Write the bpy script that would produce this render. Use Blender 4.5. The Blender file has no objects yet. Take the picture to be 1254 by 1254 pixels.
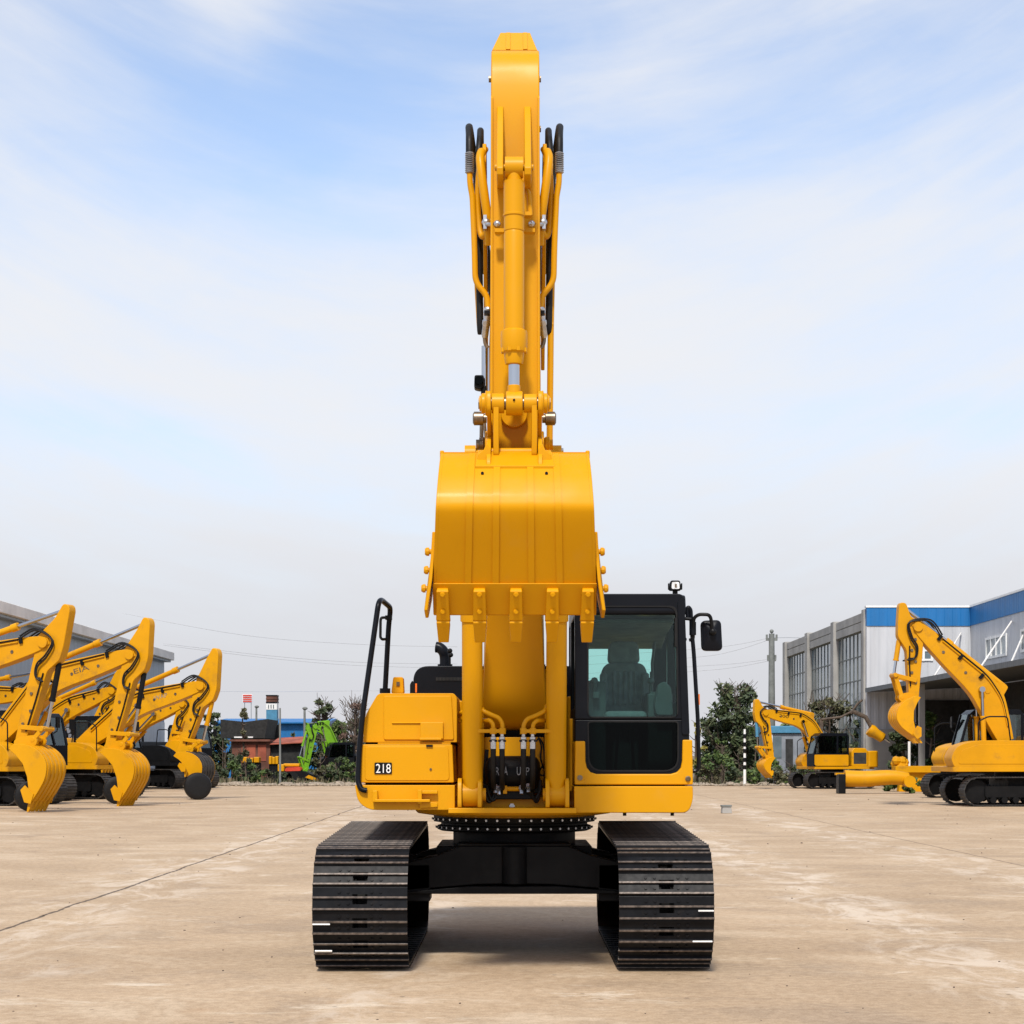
import bpy, bmesh, math, random
from mathutils import Vector, Matrix
random.seed(7)
R = math.radians
SC = bpy.context.scene
COL = SC.collection
F, H, UC, VH = 2380.0, 1.59, 627.0, 924.0          # focal length in photo pixels, eye height, principal column, horizon row
def X(u, d): return (u - UC) * d / F
def Z(v, d): return H - (v - VH) * d / F

# ---------------------------------------------------------------- materials
class NT:
    def __init__(s, tree): s.t = tree; s.n = tree.nodes; s.l = tree.links
    def add(s, typ, **kw):
        n = s.n.new(typ)
        for k, v in kw.items(): setattr(n, k, v)
        return n
    def put(s, sock, v):
        if isinstance(v, bpy.types.NodeSocket): s.l.new(v, sock)
        elif v is not None:
            if isinstance(v, (tuple, list)) and len(v) == 3 and sock.type == 'RGBA': v = (*v, 1)
            sock.default_value = v
    def math(s, op, a, b=None, c=None, clamp=False):
        n = s.add('ShaderNodeMath', operation=op, use_clamp=clamp)
        s.put(n.inputs[0], a); s.put(n.inputs[1], b); s.put(n.inputs[2], c)
        return n.outputs[0]
    def mix(s, f, a, b, blend='MIX'):
        n = s.add('ShaderNodeMix', data_type='RGBA', blend_type=blend)
        s.put(n.inputs[0], f); s.put(n.inputs[6], a); s.put(n.inputs[7], b)
        return n.outputs[2]
    def noise(s, vec, scale, detail=4, rough=0.55, dist=0.0, out=0):
        n = s.add('ShaderNodeTexNoise')
        s.put(n.inputs['Vector'], vec); n.inputs['Scale'].default_value = scale
        n.inputs['Detail'].default_value = detail; n.inputs['Roughness'].default_value = rough
        n.inputs['Distortion'].default_value = dist
        return n.outputs[out]
    def step(s, x, lo, hi, a=0.0, b=1.0):
        n = s.add('ShaderNodeMapRange', interpolation_type='SMOOTHSTEP')
        s.put(n.inputs[0], x)
        for i, v in enumerate((lo, hi, a, b)): n.inputs[i + 1].default_value = v
        return n.outputs[0]
    def mapping(s, vec, loc=(0,0,0), rot=(0,0,0), scale=(1,1,1)):
        n = s.add('ShaderNodeMapping')
        s.put(n.inputs[0], vec); n.inputs[1].default_value = loc; n.inputs[2].default_value = rot; n.inputs[3].default_value = scale
        return n.outputs[0]
    def bump(s, h, strength, dist):
        n = s.add('ShaderNodeBump'); n.inputs['Strength'].default_value = strength; n.inputs['Distance'].default_value = dist
        s.put(n.inputs['Height'], h)
        return n.outputs[0]

def new_mat(name):
    m = bpy.data.materials.new(name); m.use_nodes = True
    t = NT(m.node_tree); b = m.node_tree.nodes['Principled BSDF']
    return m, t, b
def pmat(name, col, rough=0.5, metal=0.0, coat=0.0, var=0.08, vscale=3.0, dirt=0.0, dirtcol=(0.30, 0.24, 0.18), dscale=5.0, bump=0.0, bscale=8.0, spec=None, rand=0.0):
    m, t, b = new_mat(name)
    tc = t.add('ShaderNodeTexCoord').outputs['Object']
    n = t.noise(tc, vscale, 5)
    dark = tuple(c * (1 - var) for c in col); lite = tuple(min(1, c * (1 + var)) for c in col)
    c = t.mix(t.step(n, 0.3, 0.7), dark, lite)
    if rand:
        oi = t.add('ShaderNodeObjectInfo').outputs['Random']
        c = t.mix(t.math('MULTIPLY', oi, rand), c, tuple(min(1, k * 2.2 + (0.02 if max(col) < 0.1 else 0)) for k in col))
    if dirt:
        d = t.step(t.noise(tc, dscale, 8, 0.65), 0.52, 0.75)
        c = t.mix(t.math('MULTIPLY', d, dirt), c, dirtcol)
    t.put(b.inputs['Base Color'], c)
    t.put(b.inputs['Roughness'], t.step(t.noise(tc, vscale * 2.3, 4), 0.25, 0.75, max(0.02, rough * 0.85), min(1, rough * 1.15)))
    b.inputs['Metallic'].default_value = metal
    if coat:
        b.inputs['Coat Weight'].default_value = coat; b.inputs['Coat Roughness'].default_value = 0.12
    if spec is not None: b.inputs['Specular IOR Level'].default_value = spec
    if bump: t.put(b.inputs['Normal'], t.bump(t.noise(tc, bscale, 4), bump, 0.01))
    return m

M = {}
YEL = (0.61, 0.282, 0.0015)
M['yellow'] = pmat('yellow_paint', YEL, 0.40, coat=0.02, spec=0.18, var=0.03, vscale=1.3, dirt=0.05, dscale=3.0, bump=0.04, bscale=3.0)
M['yellow2'] = pmat('used_yellow_paint', (0.59, 0.268, 0.002), 0.45, spec=0.22, var=0.07, vscale=1.0, dirt=0.5, dirtcol=(0.27, 0.14, 0.03), dscale=2.2, rand=0.07)
M['bucketpaint'] = pmat('bucket_paint', YEL, 0.46, coat=0.02, spec=0.13, var=0.03, vscale=1.6, dirt=0.04, dscale=4.0, bump=0.05, bscale=2.2)
M['black'] = pmat('black_paint', (0.007, 0.0075, 0.0085), 0.45, var=0.2, spec=0.14)
M['cabblack'] = pmat('cab_black_paint', (0.006, 0.0072, 0.0105), 0.33, var=0.15, spec=0.13)
M['trackblack'] = pmat('track_black', (0.0065, 0.007, 0.0085), 0.42, var=0.3, vscale=9, spec=0.12, dirt=0.09, dirtcol=(0.09, 0.07, 0.055), dscale=14, rand=0.10)
M['worn'] = pmat('worn_steel_edge', (0.105, 0.082, 0.068), 0.5, metal=0.2, var=0.5, vscale=30, dirt=0.5, dirtcol=(0.05, 0.035, 0.025), dscale=40)
M['frameblack'] = pmat('undercarriage_black', (0.006, 0.006, 0.0065), 0.55, var=0.2, spec=0.15, dirt=0.12, dirtcol=(0.04, 0.033, 0.027))
M['chrome'] = pmat('chrome_rod', (0.48, 0.50, 0.54), 0.10, metal=1.0, var=0.02)
M['steel'] = pmat('plated_steel', (0.52, 0.53, 0.55), 0.28, metal=0.9, var=0.15, vscale=40)
M['brass'] = pmat('dull_pin_steel', (0.20, 0.15, 0.10), 0.35, metal=0.8, var=0.3, vscale=20)
M['rubber'] = pmat('hose_rubber', (0.008, 0.008, 0.0085), 0.5, var=0.2, vscale=20, spec=0.25)
M['coil'] = pmat('spring_guard', (0.30, 0.31, 0.33), 0.4, metal=0.3, var=0.2)
M['interior'] = pmat('cab_trim', (0.042, 0.05, 0.052), 0.7, var=0.15, vscale=4)
M['seat'] = pmat('seat_cloth', (0.105, 0.12, 0.125), 0.85, var=0.2, vscale=14, bump=0.2, bscale=60)
M['eave'] = pmat('pale_eave', (0.74, 0.71, 0.67), 0.8, var=0.12, vscale=0.6)
M['white'] = pmat('white_paint', (0.78, 0.78, 0.76), 0.5, var=0.05)
M['lens'] = pmat('lamp_lens', (0.70, 0.72, 0.72), 0.15, var=0.25, vscale=60, coat=0.5)
M['orange'] = pmat('orange_lens', (0.75, 0.16, 0.01), 0.3, var=0.1)
M['red'] = pmat('red_paint', (0.55, 0.05, 0.02), 0.45, var=0.15)
M['lime'] = pmat('lime_paint', (0.15, 0.36, 0.008), 0.4, var=0.1, dirt=0.2)
M['rust'] = pmat('rusty_panel', (0.13, 0.05, 0.032), 0.85, var=0.35, vscale=1.4, dirt=0.6, dirtcol=(0.10, 0.07, 0.06), dscale=1.1)
M['redrust'] = pmat('red_roof_sheet', (0.30, 0.075, 0.04), 0.8, var=0.3, vscale=1.0)
M['tarp'] = pmat('black_shade_net', (0.015, 0.015, 0.014), 0.85, var=0.3)
M['bark'] = pmat('bark', (0.085, 0.062, 0.045), 0.9, var=0.35, vscale=6)
M['trackrust'] = pmat('dusty_track', (0.030, 0.027, 0.025), 0.7, var=0.4, vscale=6, dirt=0.5, dirtcol=(0.12, 0.085, 0.06), dscale=3)
M['concrete'] = pmat('precast_concrete', (0.33, 0.32, 0.30), 0.85, var=0.16, vscale=0.7, dirt=0.3, dirtcol=(0.20, 0.19, 0.18), dscale=0.6)
M['pole'] = pmat('weathered_pole', (0.17, 0.18, 0.17), 0.8, var=0.2)
M['wire'] = pmat('power_wire', (0.42, 0.43, 0.45), 0.6, var=0.05)
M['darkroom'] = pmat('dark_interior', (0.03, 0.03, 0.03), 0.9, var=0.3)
M['rubble'] = pmat('rubble', (0.27, 0.22, 0.165), 0.9, var=0.4, vscale=9)
M['paleblue'] = pmat('pale_blue_sheet', (0.06, 0.22, 0.36), 0.6, var=0.12)
M['greysheet'] = pmat('grey_plastic_sheet', (0.22, 0.24, 0.27), 0.45, var=0.25, vscale=0.9)

def glass_mat(name, tint, refl=0.10, rough=0.02, fres=0.8):
    m, t, b = new_mat(name)
    t.n.remove(b)
    out = t.n['Material Output']
    tr = t.add('ShaderNodeBsdfTransparent'); tr.inputs[0].default_value = (*tint, 1)
    gl = t.add('ShaderNodeBsdfGlossy'); gl.inputs['Roughness'].default_value = rough; gl.inputs[0].default_value = (0.9, 0.95, 0.95, 1)
    lw = t.add('ShaderNodeLayerWeight'); lw.inputs[0].default_value = 0.25
    f = t.math('ADD', t.math('MULTIPLY', lw.outputs['Fresnel'], fres), refl, clamp=True)
    mx = t.add('ShaderNodeMixShader'); t.put(mx.inputs[0], f)
    t.l.new(tr.outputs[0], mx.inputs[1]); t.l.new(gl.outputs[0], mx.inputs[2]); t.l.new(mx.outputs[0], out.inputs[0])
    return m
M['glass'] = glass_mat('green_tinted_glass', (0.76, 0.94, 0.91), 0.018, fres=0.3)
M['glassrear'] = glass_mat('clear_green_glass', (0.88, 1.0, 0.98), 0.0, fres=0.2)
M['glassdark'] = glass_mat('lower_tinted_glass', (0.20, 0.26, 0.25), 0.004, fres=0.2)
M['bgglass'] = glass_mat('machine_window_glass', (0.35, 0.45, 0.42), 0.10)
M['facadeglass'] = pmat('facade_glass', (0.13, 0.175, 0.20), 0.12, var=0.55, vscale=0.3, spec=0.9, bump=0.08, bscale=0.5)  # blue-grey base colour imitates sky mirrored in the panes

def ribbed(name, col, axis, period, depth=0.35, rough=0.5, var=0.06, streak=0.25):
    """profiled sheet: trapezoid ribs as bump, slight streaky weathering"""
    m, t, b = new_mat(name)
    tc = t.add('ShaderNodeTexCoord').outputs['Object']
    sep = t.add('ShaderNodeSeparateXYZ'); t.put(sep.inputs[0], tc)
    w = t.math('SINE', t.math('MULTIPLY', sep.outputs[axis], 2 * math.pi / period))
    w = t.step(w, -0.3, 0.3)
    sc = [1.2, 1.2, 0.12] if axis != 2 else [0.3, 0.3, 1]
    n = t.noise(t.mapping(tc, scale=sc), 1.3, 5, 0.6)
    c = t.mix(t.step(n, 0.3, 0.75), tuple(k * (1 + var) for k in col), tuple(k * (1 - var - streak * 0.4) for k in col))
    t.put(b.inputs['Base Color'], c); b.inputs['Roughness'].default_value = rough
    t.put(b.inputs['Normal'], t.bump(w, depth, 0.05))
    return m
M['whitesheet'] = ribbed('white_profiled_sheet', (0.52, 0.53, 0.55), 0, 0.42)
M['whitesheet_y'] = ribbed('white_profiled_sheet_side', (0.52, 0.53, 0.55), 1, 0.42)
M['bluesheet'] = ribbed('blue_profiled_sheet', (0.008, 0.145, 0.39), 0, 0.42)
M['bluesheet_y'] = ribbed('blue_profiled_sheet_side', (0.008, 0.145, 0.39), 1, 0.42)
M['slatesheet'] = ribbed('slate_roof_sheet', (0.27, 0.33, 0.40), 1, 0.8)
M['canopysheet'] = ribbed('canopy_sheet', (0.07, 0.08, 0.09), 1, 0.9)

def leaf_mat(name, c1, c2, c3):
    m, t, b = new_mat(name)
    tc = t.add('ShaderNodeTexCoord').outputs['Object']
    geo = t.add('ShaderNodeNewGeometry')
    n = t.noise(tc, 0.9, 3)
    c = t.mix(t.step(n, 0.35, 0.65), c1, c2)
    c = t.mix(t.step(geo.outputs['Random Per Island'], 0.55, 1.0), c, c3)
    t.put(b.inputs['Base Color'], c); b.inputs['Roughness'].default_value = 0.65
    b.inputs['Subsurface Weight'].default_value = 0.0
    return m
M['leafdark'] = leaf_mat('dark_foliage', (0.024, 0.040, 0.015), (0.045, 0.066, 0.022), (0.09, 0.105, 0.04))
M['leafgreen'] = leaf_mat('green_foliage', (0.035, 0.070, 0.012), (0.065, 0.11, 0.02), (0.12, 0.16, 0.035))
M['leafolive'] = leaf_mat('olive_foliage', (0.05, 0.055, 0.022), (0.085, 0.085, 0.035), (0.14, 0.12, 0.06))
M['leafbrown'] = leaf_mat('reddish_twigs', (0.10, 0.055, 0.04), (0.14, 0.08, 0.055), (0.18, 0.11, 0.08))
M['leafyellow'] = leaf_mat('yellow_green_foliage', (0.16, 0.15, 0.02), (0.22, 0.18, 0.03), (0.3, 0.24, 0.06))
M['grass'] = leaf_mat('verge_grass', (0.06, 0.075, 0.03), (0.12, 0.10, 0.05), (0.20, 0.15, 0.09))

# ---------------------------------------------------------------- mesh builder
def fillet(pts, rad, seg=5):
    pts = [Vector(p) for p in pts]; out = [pts[0]]
    for i in range(1, len(pts) - 1):
        a, b, c = pts[i-1], pts[i], pts[i+1]
        d1, d2 = (a - b), (c - b)
        if d1.length < 1e-6 or d2.length < 1e-6: continue
        r = min(rad, d1.length * 0.49, d2.length * 0.49)
        p, q = b + d1.normalized() * r, b + d2.normalized() * r
        for k in range(seg + 1):
            t = k / seg
            out.append(p.lerp(b, t).lerp(b.lerp(q, t), t))
    out.append(pts[-1])
    return out
def spline(pts, n=6, closed=False):
    P = [Vector(p) for p in pts]; L = len(P); out = []
    for i in range(L if closed else L - 1):
        if closed: a, b, c, d = P[i-1], P[i], P[(i+1) % L], P[(i+2) % L]
        else: a, b, c, d = P[max(0, i-1)], P[i], P[i+1], P[min(L-1, i+2)]
        for k in range(n):
            t = k / n
            out.append(0.5 * ((2*b) + (c-a)*t + (2*a-5*b+4*c-d)*t*t + (3*b-a-3*c+d)*t**3))
    if not closed: out.append(P[-1])
    return out
def rpoly(pts, rad, seg=4):
    """2D polygon with rounded corners; rad is a number or a list per corner"""
    n = len(pts); out = []
    for i in range(n):
        a, b, c = Vector(pts[i-1]), Vector(pts[i]), Vector(pts[(i+1) % n])
        r = rad[i] if isinstance(rad, (list, tuple)) else rad
        d1, d2 = a - b, c - b
        r = min(r, d1.length * 0.48, d2.length * 0.48)
        p, q = b + d1.normalized() * r, b + d2.normalized() * r
        for k in range(seg + 1):
            t = k / seg
            out.append(tuple(p.lerp(b, t).lerp(b.lerp(q, t), t)))
    return out
def circ(cx, cy, r, a0, a1, n=8):
    return [(cx + r * math.cos(R(a0 + (a1-a0)*k/n)), cy + r * math.sin(R(a0 + (a1-a0)*k/n))) for k in range(n+1)]

class MB:
    def __init__(s): s.v = []; s.f = []; s.m = []
    def raw(s, v, f, mi=0):
        o = len(s.v); s.v += [Vector(p) for p in v]; s.f += [[i + o for i in q] for q in f]; s.m += [mi] * len(f)
        return s
    def box(s, x0, x1, y0, y1, z0, z1, mi=0):
        v = [(x, y, z) for x in (x0, x1) for y in (y0, y1) for z in (z0, z1)]
        return s.raw(v, [(0,1,3,2),(4,6,7,5),(0,4,5,1),(2,3,7,6),(0,2,6,4),(1,5,7,3)], mi)
    def obox(s, c, size, mat3=None, mi=0):
        mat3 = mat3 or Matrix.Identity(3); c = Vector(c)
        v = [c + mat3 @ Vector((x*size[0]/2, y*size[1]/2, z*size[2]/2)) for x in (-1,1) for y in (-1,1) for z in (-1,1)]
        return s.raw(v, [(0,1,3,2),(4,6,7,5),(0,4,5,1),(2,3,7,6),(0,2,6,4),(1,5,7,3)], mi)
    def cyl(s, p0, p1, r0, r1=None, n=20, mi=0):
        return s.lathe([(r0, 0), (r1 if r1 is not None else r0, 1)], p0, p1, n, mi)
    def lathe(s, prof, p0, p1, n=20, mi=0):
        """prof: (radius, t) with t from 0 at p0 to 1 at p1"""
        p0, p1 = Vector(p0), Vector(p1); d = p1 - p0; q = d.to_track_quat('Z', 'Y').to_matrix()
        v = []; f = []
        for r, t in prof:
            for k in range(n):
                a = 2*math.pi*k/n
                v.append(p0 + d*t + q @ Vector((r*math.cos(a), r*math.sin(a), 0)))
        for i in range(len(prof)-1):
            for k in range(n):
                f.append((i*n+k, i*n+(k+1)%n, (i+1)*n+(k+1)%n, (i+1)*n+k))
        f.append(tuple(range(n-1, -1, -1))); f.append(tuple(range((len(prof)-1)*n, len(prof)*n)))
        return s.raw(v, f, mi)
    def tube(s, pts, r, n=10, mi=0, fil=0.0, seg=5, rf=None):
        pts = fillet(pts, fil, seg) if fil else [Vector(p) for p in pts]
        v = []; f = []; L = len(pts)
        up = None
        for i, p in enumerate(pts):
            t = (pts[min(L-1, i+1)] - pts[max(0, i-1)]).normalized()
            if up is None: up = t.orthogonal().normalized()
            else: up = (up - t * up.dot(t)).normalized()
            b = t.cross(up); rr = rf(i / max(1, L-1)) * r if rf else r
            for k in range(n):
                a = 2*math.pi*k/n
                v.append(p + (up*math.cos(a) + b*math.sin(a)) * rr)
        for i in range(L-1):
            for k in range(n):
                f.append((i*n+k, i*n+(k+1)%n, (i+1)*n+(k+1)%n, (i+1)*n+k))
        f.append(tuple(range(n-1, -1, -1))); f.append(tuple(range((L-1)*n, L*n)))
        return s.raw(v, f, mi)
    def prism(s, poly, axis, a0, a1, mi=0):
        n = len(poly)
        def pt(p, a):
            return {'x': (a, p[0], p[1]), 'y': (p[0], a, p[1]), 'z': (p[0], p[1], a)}[axis]
        v = [pt(p, a0) for p in poly] + [pt(p, a1) for p in poly]
        f = [tuple(range(n-1, -1, -1)), tuple(range(n, 2*n))] + [(i, (i+1)%n, n+(i+1)%n, n+i) for i in range(n)]
        return s.raw(v, f, mi)
    def wprism(s, poly, hw, x0=0.0, mi=0):
        """profile in the y-z plane, half width given per vertex (or by a function of (y, z))"""
        n = len(poly); W = [hw(*p) for p in poly] if callable(hw) else hw
        v = [(x0 - w, p[0], p[1]) for p, w in zip(poly, W)] + [(x0 + w, p[0], p[1]) for p, w in zip(poly, W)]
        f = [tuple(range(n-1, -1, -1)), tuple(range(n, 2*n))] + [(i, (i+1)%n, n+(i+1)%n, n+i) for i in range(n)]
        return s.raw(v, f, mi)
    def sheet(s, prof, hw, thick, x0=0.0, mi=0):
        """curved plate: open profile in the y-z plane swept across x, with a thickness (towards the left of travel)"""
        P = [Vector(p) for p in prof]; n = len(P); Q = []
        for i in range(n):
            t = (P[min(n-1, i+1)] - P[max(0, i-1)]).normalized(); Q.append(P[i] + Vector((-t.y, t.x)) * thick)
        W = [hw(*p) for p in prof] if callable(hw) else [hw] * n
        v = [(x0-w, p.x, p.y) for p, w in zip(P, W)] + [(x0+w, p.x, p.y) for p, w in zip(P, W)] + [(x0-w, p.x, p.y) for p, w in zip(Q, W)] + [(x0+w, p.x, p.y) for p, w in zip(Q, W)]
        f = []
        for i in range(n-1):
            f += [(i, i+1, n+i+1, n+i), (2*n+i, 3*n+i, 3*n+i+1, 2*n+i+1), (i, 2*n+i, 2*n+i+1, i+1), (n+i, n+i+1, 3*n+i+1, 3*n+i)]
        f += [(0, n, 3*n, 2*n), (n-1, 3*n-1, 4*n-1, 2*n-1)]
        return s.raw(v, f, mi)
    def ring(s, outer, inner, axis, a0, a1, mi=0):
        """flat frame: outer and inner outlines with the same point count"""
        n = len(outer)
        def pt(p, a):
            return {'x': (a, p[0], p[1]), 'y': (p[0], a, p[1]), 'z': (p[0], p[1], a)}[axis]
        v = [pt(p, a) for a in (a0, a1) for L in (outer, inner) for p in L]
        f = []
        for i in range(n):
            j = (i+1) % n
            f += [(i, j, n+j, n+i), (2*n+i, 3*n+i, 3*n+j, 2*n+j), (i, 2*n+i, 2*n+j, j), (n+i, n+j, 3*n+j, 3*n+i)]
        return s.raw(v, f, mi)
    def ball(s, c, r, n=10, mi=0, sq=(1,1,1)):
        v = []; f = []; c = Vector(c); m = n // 2 + 1
        for i in range(m+1):
            th = math.pi * i / m
            for k in range(n):
                a = 2*math.pi*k/n
                v.append(c + Vector((r*sq[0]*math.sin(th)*math.cos(a), r*sq[1]*math.sin(th)*math.sin(a), r*sq[2]*math.cos(th))))
        for i in range(m):
            for k in range(n):
                f.append((i*n+k, i*n+(k+1)%n, (i+1)*n+(k+1)%n, (i+1)*n+k))
        return s.raw(v, f, mi)
    def build(s, name, mats, parent=None, bevel=0.0, bseg=2, angle=32, world=True, smooth=True):
        off = Vector((0,0,0)); p = parent
        while p is not None and world:
            off += p.location; p = p.parent
        me = bpy.data.meshes.new(name)
        me.from_pydata([v - off for v in s.v], [], s.f)
        bm = bmesh.new(); bm.from_mesh(me)
        for i, fc in enumerate(bm.faces): fc.material_index = s.m[i]
        bmesh.ops.remove_doubles(bm, verts=bm.verts, dist=1e-6)
        bmesh.ops.recalc_face_normals(bm, faces=bm.faces)
        bm.to_mesh(me); bm.free()
        mats = mats if isinstance(mats, (list, tuple)) else [mats]
        for m in mats: me.materials.append(M[m] if isinstance(m, str) else m)
        if smooth:
            me.polygons.foreach_set('use_smooth', [True] * len(me.polygons))
            me.set_sharp_from_angle(angle=R(angle))
        o = bpy.data.objects.new(name, me); COL.objects.link(o)
        if parent is not None: o.parent = parent
        if bevel:
            b = o.modifiers.new('bevel', 'BEVEL'); b.width = bevel; b.segments = bseg; b.limit_method = 'ANGLE'; b.angle_limit = R(34)
            b.harden_normals = True
        return o
def thing(name, label, cat, loc=(0,0,0), rotz=0.0, group=None, scale=1.0):
    o = bpy.data.objects.new(name, None); COL.objects.link(o)
    o.location = loc; o.rotation_euler = (0, 0, rotz); o.scale = (scale,)*3; o.empty_display_size = 0.3
    return tag(o, label, cat, group)
def tag(o, label, cat, group=None):
    o['label'] = label; o['category'] = cat
    if group: o['group'] = group
    return o
def setting(o, kind='structure'): o['kind'] = kind; return o
def text_mesh(name, body, size, mat, parent, loc, rot, thick=0.002, fit=None):
    cu = bpy.data.curves.new(name, 'FONT'); cu.body = body; cu.size = size; cu.extrude = thick; cu.align_x = 'CENTER'; cu.align_y = 'CENTER'
    tmp = bpy.data.objects.new('tmp_text', cu); COL.objects.link(tmp)
    dg = bpy.context.evaluated_depsgraph_get(); dg.update()
    me = bpy.data.meshes.new_from_object(tmp.evaluated_get(dg)); bpy.data.objects.remove(tmp); bpy.data.curves.remove(cu)
    me.name = name; me.materials.clear(); me.materials.append(M[mat])
    if fit:
        xs = [v.co.x for v in me.vertices]; ys = [v.co.y for v in me.vertices]
        kx = fit[0] / (max(xs) - min(xs)); ky = fit[1] / (max(ys) - min(ys)); cx = (max(xs)+min(xs))/2; cy = (max(ys)+min(ys))/2
        for v in me.vertices: v.co.x = (v.co.x - cx) * kx; v.co.y = (v.co.y - cy) * ky
    o = bpy.data.objects.new(name, me); COL.objects.link(o); o.parent = parent
    off = Vector((0,0,0)); p = parent
    while p is not None: off += p.location; p = p.parent
    o.location = Vector(loc) - off; o.rotation_euler = rot
    return o
SKYM = (2.55, 2.27, 2.15); SUNE = 3.3; SUNA = 7; EXPO = 0.33
# ================================================================ the main excavator (faces the camera: its front is -y)
XC = 0.018
ex = thing('excavator', 'large clean yellow crawler excavator in the foreground centre with raised arm and hanging bucket', 'excavator', (XC, 16.0, 0))

# ---------------------------------------------------------------- tracks
def track_path(c1, r1, c2, r2, n=400):
    pts = []
    for k in range(60): a = R(-90 - 180*k/59); pts.append((c1[0] + r1*math.cos(a), c1[1] + r1*math.sin(a)))   # bottom front, up the front
    for k in range(60): a = R(90 - 180*k/59); pts.append((c2[0] + r2*math.cos(a), c2[1] + r2*math.sin(a)))
    return pts
def along(pts, N, phase=0.0):
    P = [Vector(p) for p in pts]; L = [0.0]
    for i in range(len(P)): L.append(L[-1] + (P[(i+1) % len(P)] - P[i]).length)
    T = L[-1]; out = []
    for k in range(N):
        s = (k + phase) * T / N % T
        i = max(j for j in range(len(P)) if L[j] <= s)
        a, b = P[i], P[(i+1) % len(P)]; t = (s - L[i]) / max(1e-9, L[i+1] - L[i])
        out.append((a.lerp(b, t), (b - a).normalized()))
    return out, T / N
SW = 0.343                                              # half shoe width
def shoe_mesh(p):
    mb = MB(); h = p * 0.53
    for s in (-1, 1): mb.box(min(s*0.055, s*SW), max(s*0.055, s*SW), -h, h, -0.006, 0.008)
    mb.box(-0.055, 0.055, -h, -h*0.35, -0.006, 0.008)
    mb.box(-0.055, 0.055, h*0.45, h, -0.006, 0.008)
    for t, hh in ((-p*0.40, 0.034), (p*0.10, 0.027)):   # two grouser bars, worn along the crest
        mb.prism([(t-0.012, 0.008), (t+0.012, 0.008), (t+0.008, hh-0.006), (t-0.008, hh-0.006)], 'x', -SW, SW)
        mb.prism([(t-0.008, hh-0.006), (t+0.008, hh-0.006), (t+0.006, hh), (t-0.006, hh)], 'x', -SW, SW, 1)
    mb.prism([(h-0.004, -0.006), (h+0.014, -0.012), (h+0.014, 0.0), (h-0.004, 0.008)], 'x', -SW, SW)
    for s in (-1, 1):
        for x in (0.085, 0.15):
            for t in (-p*0.15, p*0.33): mb.cyl((s*x, t, 0.008), (s*x, t, 0.016), 0.011, n=6)
    return mb
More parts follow.
